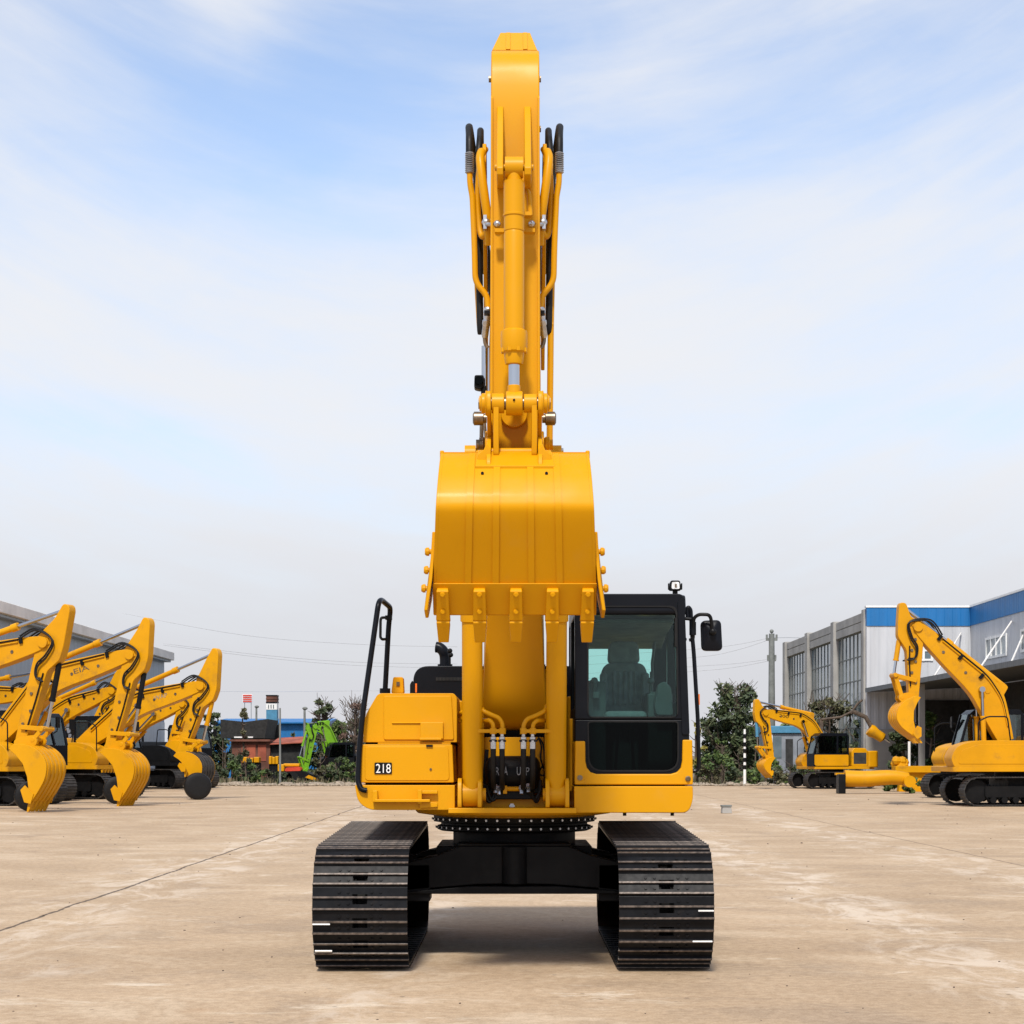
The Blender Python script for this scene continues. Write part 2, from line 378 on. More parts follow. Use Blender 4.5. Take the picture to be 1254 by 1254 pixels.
for side, cx in ((-1, X(440, 14.0)), (1, X(817, 14.0))):
    tr = thing('track', 'x', 'x'); del tr['label']; del tr['category']; tr.parent = ex; tr.location = (cx - XC, 0, 0)
    c1, r1, c2, r2 = (14.47, 0.463), 0.428, (17.35, 0.497), 0.462
    pl, pitch = along(track_path(c1, r1, c2, r2), 50, 0.37 if side < 0 else 0.0)
    first = None
    for k, (p, t) in enumerate(pl):
        if first is None: o = shoe_mesh(pitch).build('track_shoe', ['trackblack', 'worn'], None, world=False); first = o
        else: o = first.copy(); COL.objects.link(o)
        o.parent = tr
        ty, tz = t.x, t.y
        o.matrix_local = Matrix(((1, 0, 0, 0), (0, ty, -tz, p.x - 16.0), (0, tz, ty, p.y), (0, 0, 0, 1)))
    # chain links, frame, wheels
    for s in (-1, 1):
        mb = MB()
        for (p, t) in pl:
            nrm = Vector((-t.y, t.x)); c = p - nrm * 0.045
            mb.obox((cx + s*0.065, c.x, c.y), (0.03, pitch*1.08, 0.075), Matrix(((1,0,0),(0,t.x,-t.y),(0,t.y,t.x))))
        mb.build('link_chain', 'frameblack', tr)
    MB().lathe([(0.12,0),(0.36,0.05),(0.37,0.28),(0.30,0.30),(0.30,0.70),(0.37,0.72),(0.36,0.95),(0.12,1)], (cx-0.075, c1[0], c1[1]), (cx+0.075, c1[0], c1[1]), 32).build('idler', 'frameblack', tr)
    teeth = []
    for k in range(42):
        a = 2*math.pi*k/42; r = 0.40 if k % 2 else 0.34; teeth.append((c2[0] + r*math.cos(a), c2[1] + r*math.sin(a)))
    MB().prism(teeth, 'x', cx-0.03, cx+0.03).lathe([(0.25,0),(0.25,0.7),(0.2,1)], (cx - side*0.02, c2[0], c2[1]), (cx + side*0.22, c2[0], c2[1]), 28).build('sprocket', 'frameblack', tr)
    for k in range(7):
        y = 14.98 + k*0.315
        MB().lathe([(0.07,0),(0.10,0.08),(0.085,0.3),(0.085,0.7),(0.10,0.92),(0.07,1)], (cx-0.13, y, 0.19), (cx+0.13, y, 0.19), 16).build('track_roller', 'frameblack', tr)
    for y in (15.4, 16.5):
        MB().cyl((cx-0.1, y, 0.77), (cx+0.1, y, 0.77), 0.07).build('carrier_roller', 'frameblack', tr)
    sf = MB().prism([(14.62,0.36),(14.72,0.28),(17.0,0.26),(17.2,0.36),(17.2,0.58),(17.0,0.68),(14.85,0.64),(14.62,0.55)], 'x', cx-0.17, cx+0.17)
    sf.box(cx-0.11, cx+0.11, 14.3, 14.7, 0.39, 0.54)
    sf.build('track_frame', 'frameblack', tr, bevel=0.015)
    # white dashes on the outer ends of two shoes
    for v, u0, u1, dd in (((1131, 382, 404, 0.02), (1164, 384, 405, 0.0)) if side < 0 else ((1115, 855, 874, 0.02), (1152, 849, 873, 0.0))):
        z = Z(v, 14.03); a = math.asin(max(-1, min(1, (z - c1[1]) / 0.44)))
        y = c1[0] - (0.428 + 0.034) * math.cos(a); zz = c1[1] + 0.462 * math.sin(a)
        m3 = Matrix.Rotation(a, 3, 'X')
        xa, xb = X(u0, 14.02), X(u1, 14.02)
        xa, xb = max(xa, cx-SW+0.004), min(xb, cx+SW-0.004)
        MB().obox(((xa+xb)/2, y, zz), (xb-xa, 0.012, 0.010), m3).build('white_mark', 'white', tr)

# ---------------------------------------------------------------- car body between the tracks
cb = MB()
half = [(0.0, 0.872), (0.42, 0.872), (0.60, 0.80), (0.83, 0.745), (0.86, 0.52), (0.62, 0.545), (0.3, 0.572), (0.0, 0.578)]
outline = half + [(-x, z) for x, z in half[-2:0:-1]]
cb.prism([(x + XC, z) for x, z in outline], 'y', 15.22, 15.55)
cb.prism([(x + XC, z) for x, z in outline], 'y', 16.6, 16.95)
cb.box(XC-0.62, XC+0.62, 15.5, 16.7, 0.60, 0.86)
cb.prism([(XC-0.87, 0.50), (XC+0.87, 0.50), (XC+0.87, 0.515), (XC+0.35, 0.56), (XC-0.35, 0.56), (XC-0.87, 0.515)], 'y', 15.19, 15.60)
cb.box(XC-0.44, XC+0.44, 15.205, 15.62, 0.874, 0.892)
for s in (-1, 1):
    for y0 in (15.22, 16.6): cb.box(XC + s*0.80 - 0.14, XC + s*0.80 + 0.14, y0, y0 + 0.34, 0.44, 0.73)
cb.build('car_body', 'frameblack', ex, bevel=0.012)
MB().cyl((XC, 15.235, 0.58), (XC, 15.235, 0.865), 0.10, n=24).build('swivel_cover', 'frameblack', ex)
sb = MB().lathe([(0.50,0),(0.50,0.42),(0.60,0.45),(0.63,0.5),(0.63,0.62),(0.60,0.66),(0.60,0.72),(0.66,0.76),(0.66,1)], (XC, 15.95, 0.86), (XC, 15.95, 1.105), 72).build('swing_bearing', 'frameblack', ex)
for row, (rr, z) in enumerate(((0.632, 1.000), (0.662, 1.068))):
    for k in range(24):
        a = R(182 + k*7.65)
        MB().cyl((XC + rr*math.cos(a), 15.95 + rr*math.sin(a), z), (XC + (rr+0.014)*math.cos(a), 15.95 + (rr+0.014)*math.sin(a), z), 0.0095, n=6).build('bolt', 'steel', sb)

# ---------------------------------------------------------------- upper structure
dk = MB()
dk.lathe([(0.60,0),(0.78,0.35),(0.82,1)], (XC, 15.7, 1.095), (XC, 15.7, 1.17), 64)
dk.box(X(566, 14.9), X(692, 14.9), 14.95, 17.9, 1.165, 1.26)
dk.box(X(549, 14.62), X(706, 14.62), 14.60, 14.95, Z(996, 14.62), Z(989.5, 14.62))
dk.box(X(593, 15.15), X(666, 15.15), 15.15, 15.2, 1.2, 1.725)                       # plate behind the swing gear
dk.box(X(604, 15.12), X(613, 15.12), 15.10, 15.16, 1.55, 1.72); dk.box(X(644, 15.12), X(653, 15.12), 15.10, 15.16, 1.55, 1.72)
for s in (-1, 1): dk.box(XC + s*0.255 - 0.02, XC + s*0.255 + 0.02, 15.0, 16.2, 1.2, 2.25)
dk.build('upper_frame', 'yellow', ex, bevel=0.006)
for u0, u1 in ((560.5, 565.5), (585, 590), (668, 673), (692, 697)):
    d = 14.66
    MB().prism(rpoly([(14.60, Z(990, d)), (14.95, Z(990, d)), (14.90, Z(962, d)), (14.78, Z(953, d)), (14.66, Z(953, d)), (14.62, Z(968, d))], 0.05), 'x', X(u0, d), X(u1, d)).build('cylinder_bracket', 'yellow', ex, bevel=0.005)
# swing gear / motor block with its dark hoses
d = 14.86
mo = MB().lathe([(0.02,0),(0.09,0.01),(0.125,0.06),(0.14,0.14),(0.14,0.86),(0.125,0.94),(0.09,0.99),(0.02,1)], (X(594, d), 14.98, Z(948, d)), (X(662, d), 14.98, Z(948, d)), 32)
mo.box(X(605, d), X(651, d), 14.86, 15.1, Z(979, d), Z(962, d)); mo.box(X(596, d), X(660, d), 14.92, 15.1, Z(972, d), Z(950, d))
mo = mo.build('swing_motor', 'black', ex, bevel=0.008)
MB().cyl((X(619, d), 14.83, Z(966, d)), (X(640, d), 14.83, Z(966, d)), 0.018, n=14).build('pipe_joint', 'yellow', mo)
MB().box(X(616, d), X(621, d), 14.80, 14.86, Z(972, d), Z(962, d)).build('pipe_flange', 'yellow', mo, bevel=0.004)
for (u0, u1, v0, v1, t) in ((606.5, 612, 938, 951, 'R'), (617, 622, 937, 951, 'A'), (632.5, 638, 937.5, 951, 'U'), (643.5, 648.5, 938, 951, 'P')):
    text_mesh('cast_mark', t, 0.1, 'coil', mo, (X((u0+u1)/2, d), 14.835, Z((v0+v1)/2, d)), (R(90), 0, 0), 0.003, ((X(u1, d)-X(u0, d))*0.85, (v1-v0)*d/F*0.75))
for u, v in ((606.5, 965), (611, 967), (638.5, 966), (647, 964)):
    MB().lathe([(0.018,0),(0.024,0.3),(0.024,0.5),(0.016,0.55),(0.016,1)], (X(u, d), 14.82, Z(v-4, d)), (X(u, d), 14.80, Z(v+6, d)), 8).build('hose_fitting', 'steel', mo)
for us, vs in (((593, 595, 599, 604, 606), (960, 975, 982, 976, 966)), ((596, 599, 603, 608, 612), (962, 974, 980, 976, 970)), ((650, 653, 657, 660, 662), (968, 976, 982, 974, 955)), ((646, 651, 655, 661, 663), (970, 974, 979, 970, 962))):
    MB().tube(spline([(X(u, d), 14.84 + 0.01*i, Z(v, d)) for i, (u, v) in enumerate(zip(us, vs))], 5), 0.013, 8).build('drain_hose', 'rubber', mo)
MB().tube(spline([(X(u, d), 15.0, Z(v, d)) for u, v in ((596, 918), (594.5, 935), (593, 950), (594, 968), (598, 976))], 5), 0.016, 8).build('drain_hose', 'rubber', mo)
for us, vs in (((660, 663, 662, 666), (905, 915, 928, 942)), ((657, 660, 665, 667), (908, 904, 912, 930)), ((664, 660, 665, 668), (938, 946, 950, 944))):
    MB().tube(spline([(X(u, 15.08), 15.06, Z(v, 15.08)) for u, v in zip(us, vs)], 5), 0.007, 6).build('wire_loom', 'rubber', mo)
MB().cyl((X(627, 14.95), 14.98, Z(987, 14.95)), (X(627, 14.95), 14.93, Z(987, 14.95)), 0.022, n=6).build('drain_plug', 'steel', ex)
# boom cylinder pipes and the four hoses
d = 14.6
for pts in (((589,864),(590.5,870),(600,874.5),(611,879),(615.3,886),(615.3,896)), ((669.5,864),(668,870),(658,875.5),(645,880.5),(641,888),(641,896)),
            ((586,882),(600,882),(604,887),(604,896)), ((671,882),(657.5,882),(652.6,887),(652.6,896))):
    MB().tube([(X(u, d), 14.62 if i else 14.72, Z(v, d)) for i, (u, v) in enumerate(pts)], 0.0165, 12, fil=0.05).build('boom_pipe', 'yellow', ex)
for u0, u1 in ((580, 617), (639, 676)):
    cl = MB().box(X(u0, d), X(u1, d), 14.60, 14.64, Z(897.5, d), Z(893, d))
    for u in ((604, 615.3) if u0 < 600 else (641, 652.6)): cl.cyl((X(u, d), 14.62, Z(899, d)), (X(u, d), 14.62, Z(891.5, d)), 0.026, n=12)
    cl.build('pipe_clamp', 'yellow', ex, bevel=0.004)
for u in (604, 614.8, 641, 652.3):
    x = X(u, d)
    h = MB().tube(spline([(x, 14.62, Z(914, d)), (x, 14.63, Z(930, d)), (x, 14.67, Z(948, d)), (x, 14.76, Z(962, d)), (x, 14.84, Z(968, d))], 6), 0.0215, 12).build('hydraulic_hose', 'rubber', ex)
    MB().lathe([(0.014,0),(0.014,0.25),(0.023,0.28),(0.023,0.42),(0.018,0.45),(0.023,0.5),(0.023,1)], (x, 14.62, Z(897, d)), (x, 14.62, Z(917, d)), 10).build('fitting', 'steel', h)
    MB().box(x-0.031, x+0.031, 14.60, 14.645, Z(908.5, d), Z(906, d)).build('clamp', 'rubber', h)

# left side: tool box, door box, skirt
d0 = 14.68
sk = [(X(434.5, d0), Z(961.5, d0)), (X(557, d0), Z(961.5, d0)), (X(557, d0), Z(992, d0)), (X(452, d0), Z(992, d0)), (X(438, d0), Z(982, d0))]
sk = MB().prism(rpoly(sk, [0.01, 0.006, 0.006, 0.10, 0.10]), 'y', 14.68, 17.6).build('side_skirt', 'yellow', ex, bevel=0.010)
st = MB().box(X(460, d0), X(527, d0), 14.60, 14.68, Z(982, d0), Z(978.5, d0)); st.box(X(457, d0), X(463, d0), 14.61, 14.69, Z(982, d0), Z(968, d0)); st.box(X(512, d0), X(517, d0), 14.61, 14.69, Z(984, d0), Z(967, d0))
st.box(X(514, d0), X(536, d0), 14.63, 14.69, Z(972, d0), Z(968, d0)); st.prism([(X(514, d0), Z(990, d0)), (X(536, d0), Z(988, d0)), (X(536, d0), Z(983, d0)), (X(514, d0), Z(981, d0))], 'y', 14.655, 14.69)
st.build('step', 'yellow', sk, bevel=0.004)
d1 = 14.72
lb = MB().prism(rpoly([(X(441, d1), Z(911.5, d1)), (X(554, d1), Z(911.5, d1)), (X(556, d1), Z(958.5, d1)), (X(441, d1), Z(958.5, d1))], [0.03, 0.02, 0.01, 0.01]), 'y', 14.72, 16.2).build('tool_box', 'yellow', ex, bevel=0.012)
MB().prism(rpoly([(X(447, d1), Z(914, d1)), (X(549, d1), Z(914, d1)), (X(550.5, d1), Z(956, d1)), (X(447, d1), Z(956, d1))], 0.03), 'y', 14.714, 14.74).build('door_panel', 'yellow', lb, bevel=0.005)
MB().box(X(522, d1), X(530, d1), 14.700, 14.72, Z(914.5, d1), Z(912, d1)).build('latch', 'black', lb)
MB().cyl((X(527.5, d1), 14.716, Z(942, d1)), (X(527.5, d1), 14.706, Z(942, d1)), 0.009, n=10).build('lock', 'brass', lb)
bd = MB().prism(rpoly([(X(458.8, d1), Z(933.8, d1)), (X(480, d1), Z(933.8, d1)), (X(480, d1), Z(947.8, d1)), (X(458.5, d1), Z(947.8, d1))], 0.008), 'y', 14.706, 14.716).build('number_plate', 'black', lb)
text_mesh('plate_number', '218', 0.1, 'white', bd, (X(469.6, d1), 14.704, Z(941, d1)), (R(90), 0, 0), 0.001, (0.112, 0.068))
d2 = 14.80
ub = MB().prism(rpoly([(X(445, d2), Z(909, d2)), (X(445.5, d2), Z(884, d2)), (X(449, d2), Z(873, d2)), (X(463, d2), Z(849, d2)), (X(556, d2), Z(849, d2)), (X(559.5, d2), Z(854, d2)), (X(559.5, d2), Z(909, d2))], [0.005, 0.02, 0.04, 0.03, 0.02, 0.02, 0.005]), 'y', 14.80, 16.5).build('battery_box', 'yellow', ex, bevel=0.012)
MB().prism(rpoly([(X(470, d2), Z(906, d2)), (X(470, d2), Z(852, d2)), (X(553, d2), Z(852, d2)), (X(556, d2), Z(906, d2))], 0.015), 'y', 14.788, 14.81).build('front_panel', 'yellow', ub, bevel=0.006)
lg = MB().box(X(480, d2), X(543, d2), 14.775, 14.80, Z(886, d2), Z(884.3, d2)); lg.box(X(515, d2), X(543, d2), 14.755, 14.80, Z(905, d2), Z(884.6, d2)); lg.box(X(514, d2), X(541, d2), 14.74, 14.79, Z(906.5, d2), Z(903.5, d2))
lg.build('hinge_box', 'yellow', ub, bevel=0.006)
MB().box(X(463, d2), X(552, d2), 14.77, 14.80, Z(911, d2), Z(909.2, d2)).build('seam_strip', 'yellow', ub)
MB().box(X(448, 14.9), X(552, 14.9), 14.86, 16.15, 1.30, 1.80).build('dark_gap_filler', 'frameblack', ex)  # dark box added to fill the see-through gaps between the panels
MB().box(X(592, 15.3), X(668, 15.3), 15.30, 15.34, 1.2, 2.3).build('swing_bulkhead', 'frameblack', ex)
# filler and orange hazard lamp, black engine hood, exhaust
d3 = 15.4
MB().prism(rpoly([(X(479, d3), Z(849, d3)), (X(481.5, d3), Z(829, d3)), (X(493.5, d3), Z(829, d3)), (X(494.5, d3), Z(849, d3))], 0.015), 'y', 15.4, 15.55).build('filler_housing', 'yellow', ex, bevel=0.006)
MB().box(X(485.5, d3), X(489.5, d3), 15.39, 15.4, Z(840, d3), Z(835, d3)).build('warning_tag', 'brass', ex)
de = 16.6
hd = MB().prism(rpoly([(X(506, de), Z(856, de)), (X(506, de), Z(815.5, de)), (X(712, de), Z(815.5, de)), (X(712, de), Z(856, de)), (X(712, de), 1.26), (X(506, de), 1.26)], [0.02, 0.17, 0.03, 0.01, 0.01, 0.01], 8), 'y', 16.6, 18.1).build('engine_hood', 'cabblack', ex, bevel=0.02)
for k in range(20):
    u = 534 + k*1.7
    MB().box(X(u, de), X(u+0.9, de), 16.59, 16.60, Z(833.5, de), Z(829.5, de)).build('grille_slot', 'darkroom', hd)
MB().prism(rpoly([(X(502, 15.9), Z(851, 15.9)), (X(502, 15.9), Z(838, 15.9)), (X(505, 15.9), Z(833, 15.9)), (X(509.5, 15.9), Z(851, 15.9))], 0.01), 'y', 15.9, 16.0).build('side_marker', 'black', ex)
MB().box(X(508.5, 15.88), X(510.5, 15.88), 15.88, 15.9, Z(848, 15.88), Z(837, 15.88)).build('side_reflector', 'orange', ex)
dx = 17.0
ep = MB().tube(spline([(X(545, dx), dx, Z(820, dx)), (X(545, dx), dx, Z(805, dx)), (X(543, dx), dx-0.01, Z(798, dx)), (X(538.5, dx), dx-0.005, Z(793.5, dx)), (X(534, dx), dx, Z(792.5, dx))], 6), 0.048, 20)
ep.cyl((X(545, dx), dx, Z(817, dx)), (X(545, dx), dx, Z(813.5, dx)), 0.065, n=20)
ep.build('exhaust_pipe', 'cabblack', ex)
MB().ball((X(551, 16.7), 16.7, Z(797, 16.7)), 0.022).ball((X(552, 16.7), 16.7, Z(802, 16.7)), 0.022).tube([(X(551, 16.7), 16.72, Z(800, 16.7)), (X(551, 16.7), 16.75, Z(818, 16.7))], 0.007).build('rear_camera', 'black', ex)
for u0, u1, yy, v in ((694.5, 702.5, 15.9, 853), (560, 566, 15.6, 858)): MB().box(X(u0, yy), X(u1, yy), yy, 16.6, 1.3, Z(v, yy)).build('side_plate', 'yellow', ex, bevel=0.008)
MB().box(X(697, 15.3), X(702, 15.3), 15.3, 15.34, 1.3, Z(880, 15.3)).build('inner_post', 'yellow', ex, bevel=0.006)
MB().tube([(X(560, 15), 15.2, Z(876, 15)), (X(566, 15), 15.1, Z(872, 15)), (X(572, 15), 15.1, Z(872, 15))], 0.02, fil=0.03).tube([(X(557, 15), 15.2, Z(882.5, 15)), (X(575, 15), 15.1, Z(882.5, 15))], 0.012).build('bracing_bar', 'yellow', ex)
cw = [(-1.19, 1.1), (1.37, 1.1), (1.37, 1.95), (-1.19, 1.95)]
MB().prism(rpoly([(-1.17, 17.6), (-1.17, 18.3), (-0.7, 18.75), (0.85, 18.75), (1.34, 18.3), (1.34, 17.6)], 0.15), 'z', 1.18, 2.0).build('counterweight', 'yellow', ex, bevel=0.03)
MB().box(0.75, 1.36, 16.35, 17.6, 1.2, 2.0).build('pump_house', 'yellow', ex, bevel=0.02)
# left handrail
hr = MB().tube([(X(450, 14.72), 14.66, Z(968, 14.7)), (X(443, 14.7), 14.66, Z(967, 14.7)), (X(438.5, 14.7), 14.68, Z(957, 14.7)), (X(440, 14.7), 14.70, Z(918, 14.7)), (X(444.5, 14.72), 14.72, Z(872, 14.72)), (X(463.5, 14.8), 14.80, Z(738, 14.8)), (X(466, 14.85), 14.9, Z(733.5, 14.85)), (X(475.5, 14.9), 15.2, Z(743, 15.1)), (X(476, 15.2), 15.2, Z(765, 15.2)), (X(471.5, 15.2), 15.2, Z(848, 15.2))], 0.021, 12, fil=0.06)
hr.cyl((X(471.5, 15.2), 15.2, Z(849, 15.2)), (X(471.5, 15.2), 15.2, Z(843, 15.2)), 0.042, n=16)
hr = hr.build('handrail', 'cabblack', ex)
MB().tube([(X(476, 15.1), 15.2, Z(756, 15.2)), (X(467, 15.15), 15.15, Z(757, 15.2)), (X(466, 15.15), 15.15, Z(760, 15.2)), (X(465.8, 15.15), 15.15, Z(781, 15.2)), (X(468, 15.15), 15.15, Z(783.5, 15.2)), (X(475, 15.2), 15.2, Z(782.5, 15.2))], 0.011, 8, fil=0.02).box(X(472, 15.2), X(480, 15.2), 15.16, 15.24, Z(759, 15.2), Z(754, 15.2)).build('hand_loop', 'black', hr)

# ---------------------------------------------------------------- cab
dc = 14.72
cab = MB()
def quad(u0t, u1t, u0b, u1b, vt, vb, d): return [(X(u0t, d), Z(vt, d)), (X(u1t, d), Z(vt, d)), (X(u1b, d), Z(vb, d)), (X(u0b, d), Z(vb, d))]
o1 = rpoly(quad(704, 838, 704, 844, 727, 881, dc), [0.03, 0.05, 0.0, 0.0], 6); i1 = rpoly(quad(720.5, 827.5, 721, 829, 743.5, 877.5, dc), [0.05, 0.07, 0.025, 0.025], 6)
cab.ring(o1, i1, 'y', dc, dc + 0.10)
o2 = rpoly(quad(704, 844, 704, 845, 881.2, 949, dc), [0.0, 0.0, 0.12, 0.12], 6); i2 = rpoly(quad(721, 829.5, 722, 829.5, 884.5, 943, dc), [0.02, 0.02, 0.10, 0.10], 6)
cab.ring(o2, i2, 'y', dc + 0.002, dc + 0.08)
xl, xr, zt, zb = X(704, dc), X(840, dc), Z(727, dc), 1.32
cab.prism(rpoly([(14.72, zt-0.10), (14.76, zt-0.01), (15.0, zt+0.015), (16.1, zt+0.0), (16.3, zt-0.10), (16.3, zt-0.16), (14.72, zt-0.16)], 0.03), 'x', xl, xr)      # roof
cab.box(xl, xl+0.08, 15.72, 15.84, zb, zt-0.15); cab.box(xl, xl+0.08, 14.8, 16.28, zb, 1.95)
cab.box(xr-0.07, xr, 15.60, 15.72, zb, zt-0.15); cab.box(xr-0.05, xr, 14.8, 16.28, zb, 2.0)
# rear wall with its window
dr = 16.25
o3 = rpoly([(xl, zt-0.14), (xr, zt-0.14), (xr, zb), (xl, zb)], 0.01, 6); i3 = rpoly([(X(721, dr), Z(779, dr)), (X(799, dr), Z(779, dr)), (X(799, dr), Z(858, dr)), (X(721, dr), Z(858, dr))], 0.06, 6)
cab.ring(o3, i3, 'y', dr, dr + 0.05)
cab = cab.build('cab', 'cabblack', ex, bevel=0.012)
MB().ring(rpoly(quad(718.8, 829.4, 719.2, 830.8, 741.8, 879.3, dc), 0.06, 6), i1, 'y', dc - 0.006, dc + 0.02).build('window_seal', 'rubber', cab)
MB().ring(rpoly(quad(719.2, 831.3, 720.2, 831.3, 882.7, 945, dc), [0.03, 0.03, 0.11, 0.11], 6), i2, 'y', dc - 0.005, dc + 0.02).build('window_seal', 'rubber', cab)
MB().prism(i1, 'y', dc + 0.03, dc + 0.036).build('windscreen', 'glass', cab, smooth=False)
MB().prism(i2, 'y', dc + 0.03, dc + 0.036).build('lower_window', 'glassdark', cab, smooth=False)
MB().prism(i3, 'y', dr + 0.02, dr + 0.026).build('rear_window', 'glassrear', cab, smooth=False)
MB().box(X(826, dc), X(829, dc), dc - 0.02, dc + 0.01, Z(792, dc), Z(757, dc)).build('wiper', 'rubber', cab)
# raised side post on the right front corner
MB().prism(rpoly([(X(829.5, dc), Z(738, dc)), (X(838, dc), Z(729, dc)), (X(844.5, dc), Z(900, dc)), (X(835, dc), Z(900, dc))], 0.02), 'y', dc - 0.012, dc + 0.05).build('corner_post', 'cabblack', cab, bevel=0.006)
# interior
it = MB()
it.box(xl+0.06, xr-0.06, 14.85, 16.24, zb, 1.37)
it.box(xl+0.09, xl+0.26, 15.2, 16.1, 1.4, Z(835, 15.3)); it.box(xr-0.26, xr-0.07, 15.1, 16.2, 1.4, Z(850, 15.2))
it.box(xl+0.05, xr-0.05, 16.1, 16.24, 1.4, Z(852, 16.1))
it.prism(rpoly([(15.0, zt-0.17), (16.24, zt-0.17), (16.24, zt-0.34), (15.8, zt-0.27), (15.0, zt-0.2)], 0.02), 'x', xl+0.08, xr-0.07)
it.build('cab_lining', 'interior', cab, bevel=0.02)
mon = MB().prism(rpoly([(X(801, 15.0), Z(864, 15.0)), (X(806, 15.0), Z(838, 15.0)), (X(814, 15.0), Z(834, 15.0)), (X(822, 15.0), Z(842, 15.0)), (X(825, 15.0), Z(876, 15.0)), (X(804, 15.0), Z(876, 15.0))], 0.02), 'y', 15.0, 15.12)
mon.box(X(796, 15.4), X(800, 15.4), 15.4, 15.44, 1.6, Z(822, 15.4)).build('side_console', 'interior', cab, bevel=0.008)
s0 = 15.62
sw = MB().prism(rpoly([(X(744, s0), Z(813, s0)), (X(746, s0), Z(785, s0)), (X(782, s0), Z(785, s0)), (X(784, s0), Z(813, s0))], [0.05, 0.06, 0.06, 0.05], 6), 'y', s0, s0+0.12)
sw.box(X(757, s0), X(771, s0), s0+0.04, s0+0.10, Z(820, s0), Z(806, s0))
sw.build('headrest', 'seat', cab, bevel=0.025, bseg=3)
bk = MB().prism(rpoly([(X(738, s0), Z(872, s0)), (X(735, s0), Z(828, s0)), (X(741, s0), Z(812, s0)), (X(788, s0), Z(812, s0)), (X(794, s0), Z(828, s0)), (X(791, s0), Z(872, s0))], [0.02, 0.08, 0.07, 0.07, 0.08, 0.02], 6), 'y', s0-0.02, s0+0.14)
for s, u in ((-1, 739), (1, 790)): bk.prism(rpoly([(X(u-4.5, s0), Z(866, s0)), (X(u-4.5, s0), Z(824, s0)), (X(u+4.5, s0), Z(824, s0)), (X(u+4.5, s0), Z(866, s0))], 0.03), 'y', s0-0.07, s0+0.05)
for u in (752, 758.5, 765, 771.5, 778): bk.box(X(u-2.4, s0), X(u+2.4, s0), s0-0.034, s0, Z(864, s0), Z(822, s0))
bk.build('seat_back', 'seat', cab, bevel=0.03, bseg=3)
MB().box(X(738, 15.4), X(790, 15.4), 15.12, 15.66, 1.82, 1.93).build('seat_cushion', 'seat', cab, bevel=0.04, bseg=3)
MB().box(X(748, 15.5), X(780, 15.5), 15.25, 15.6, 1.36, 1.82).build('seat_base', 'interior', cab, bevel=0.02)
for s, u in ((-1, 728), (1, 797)): MB().box(X(u-4, 15.4), X(u+4, 15.4), 15.12, 15.6, Z(856, 15.3), Z(848, 15.3)).tube([(X(u, 15.2), 15.2, Z(850, 15.2)), (X(u, 15.2), 15.17, Z(836, 15.2))], 0.018).ball((X(u, 15.17), 15.17, Z(834, 15.17)), 0.03).build('armrest', 'interior', cab, bevel=0.012)
MB().tube([(X(752, 15.1), 15.0, 1.38), (X(757, 15.0), 14.95, 1.85)], 0.012).tube([(X(776, 15.1), 15.0, 1.38), (X(772, 15.0), 14.95, 1.85)], 0.012).box(X(744, 15), X(760, 15), 14.98, 15.15, 1.39, 1.43).box(X(768, 15), X(784, 15), 14.98, 15.15, 1.39, 1.43).build('travel_lever', 'black', cab)
MB().tube([(X(803, 15.9), 15.95, Z(783, 15.95)), (X(799, 15.9), 15.95, Z(812, 15.9)), (X(800, 15.9), 15.95, Z(835, 15.9))], 0.012).box(X(726, 16.1), X(735, 16.1), 16.1, 16.2, Z(850, 16.1), Z(838, 16.1)).cyl((X(727, 16.15), 16.15, Z(842, 16.1)), (X(727, 16.15), 16.22, Z(842, 16.1)), 0.07).build('rear_fitting', 'interior', cab)
# yellow lower front around the lower window, and the skirt
o4 = rpoly(quad(703.5, 848, 703.5, 848.5, 906.5, 961, dc), [0.005, 0.005, 0.01, 0.02], 6)
yl = [(X(u, dc), Z(v, dc)) for u, v in ((704, 907.5), (716.5, 907.5), (716.8, 932), (718.5, 940), (723, 945.5), (730, 947.8), (821, 947.8), (829, 945.5), (833.5, 940), (835, 932), (835.5, 906), (847.5, 906), (848.3, 961), (703.5, 961))]
cf = MB().prism(yl, 'y', dc - 0.03, dc + 0.12)
cf.box(X(838, dc), X(848.3, dc), dc + 0.1, 16.3, Z(961, dc), Z(906, dc)); cf.box(X(703.5, dc), X(709, dc), dc + 0.1, 16.3, Z(961, dc), Z(907.5, dc))
cf = cf.build('cab_front_panel', 'yellow', ex, bevel=0.010)
for u, v in ((710, 952.5), (842, 953.5)): MB().lathe([(0.021,0),(0.021,0.4),(0.013,0.5),(0.013,1)], (X(u, dc), dc-0.03, Z(v, dc)), (X(u, dc), dc-0.05, Z(v, dc)), 12).build('bolt', 'brass', cf)
MB().box(X(716, dc), X(717.2, dc), dc-0.033, dc, Z(960, dc), Z(949, dc)).box(X(836.5, dc), X(837.7, dc), dc-0.033, dc, Z(960, dc), Z(949, dc)).build('panel_seam', 'yellow2', cf)
cs = MB().prism(rpoly([(X(703, 14.66), Z(962.8, 14.66)), (X(848.5, 14.66), Z(962.8, 14.66)), (X(849, 14.66), Z(980, 14.66)), (X(843, 14.66), Z(995.5, 14.66)), (X(705, 14.66), Z(995.5, 14.66)), (X(703, 14.66), Z(990, 14.66))], [0.01, 0.01, 0.05, 0.09, 0.02, 0.02], 6), 'y', 14.66, 17.6).build('cab_skirt', 'yellow', ex, bevel=0.014)
for u in (764, 822): MB().cyl((X(u, 15), 14.9, Z(993, 14.9)), (X(u, 15), 14.9, Z(999, 14.9)), 0.014, n=8).build('mount_bolt', 'black', ex)
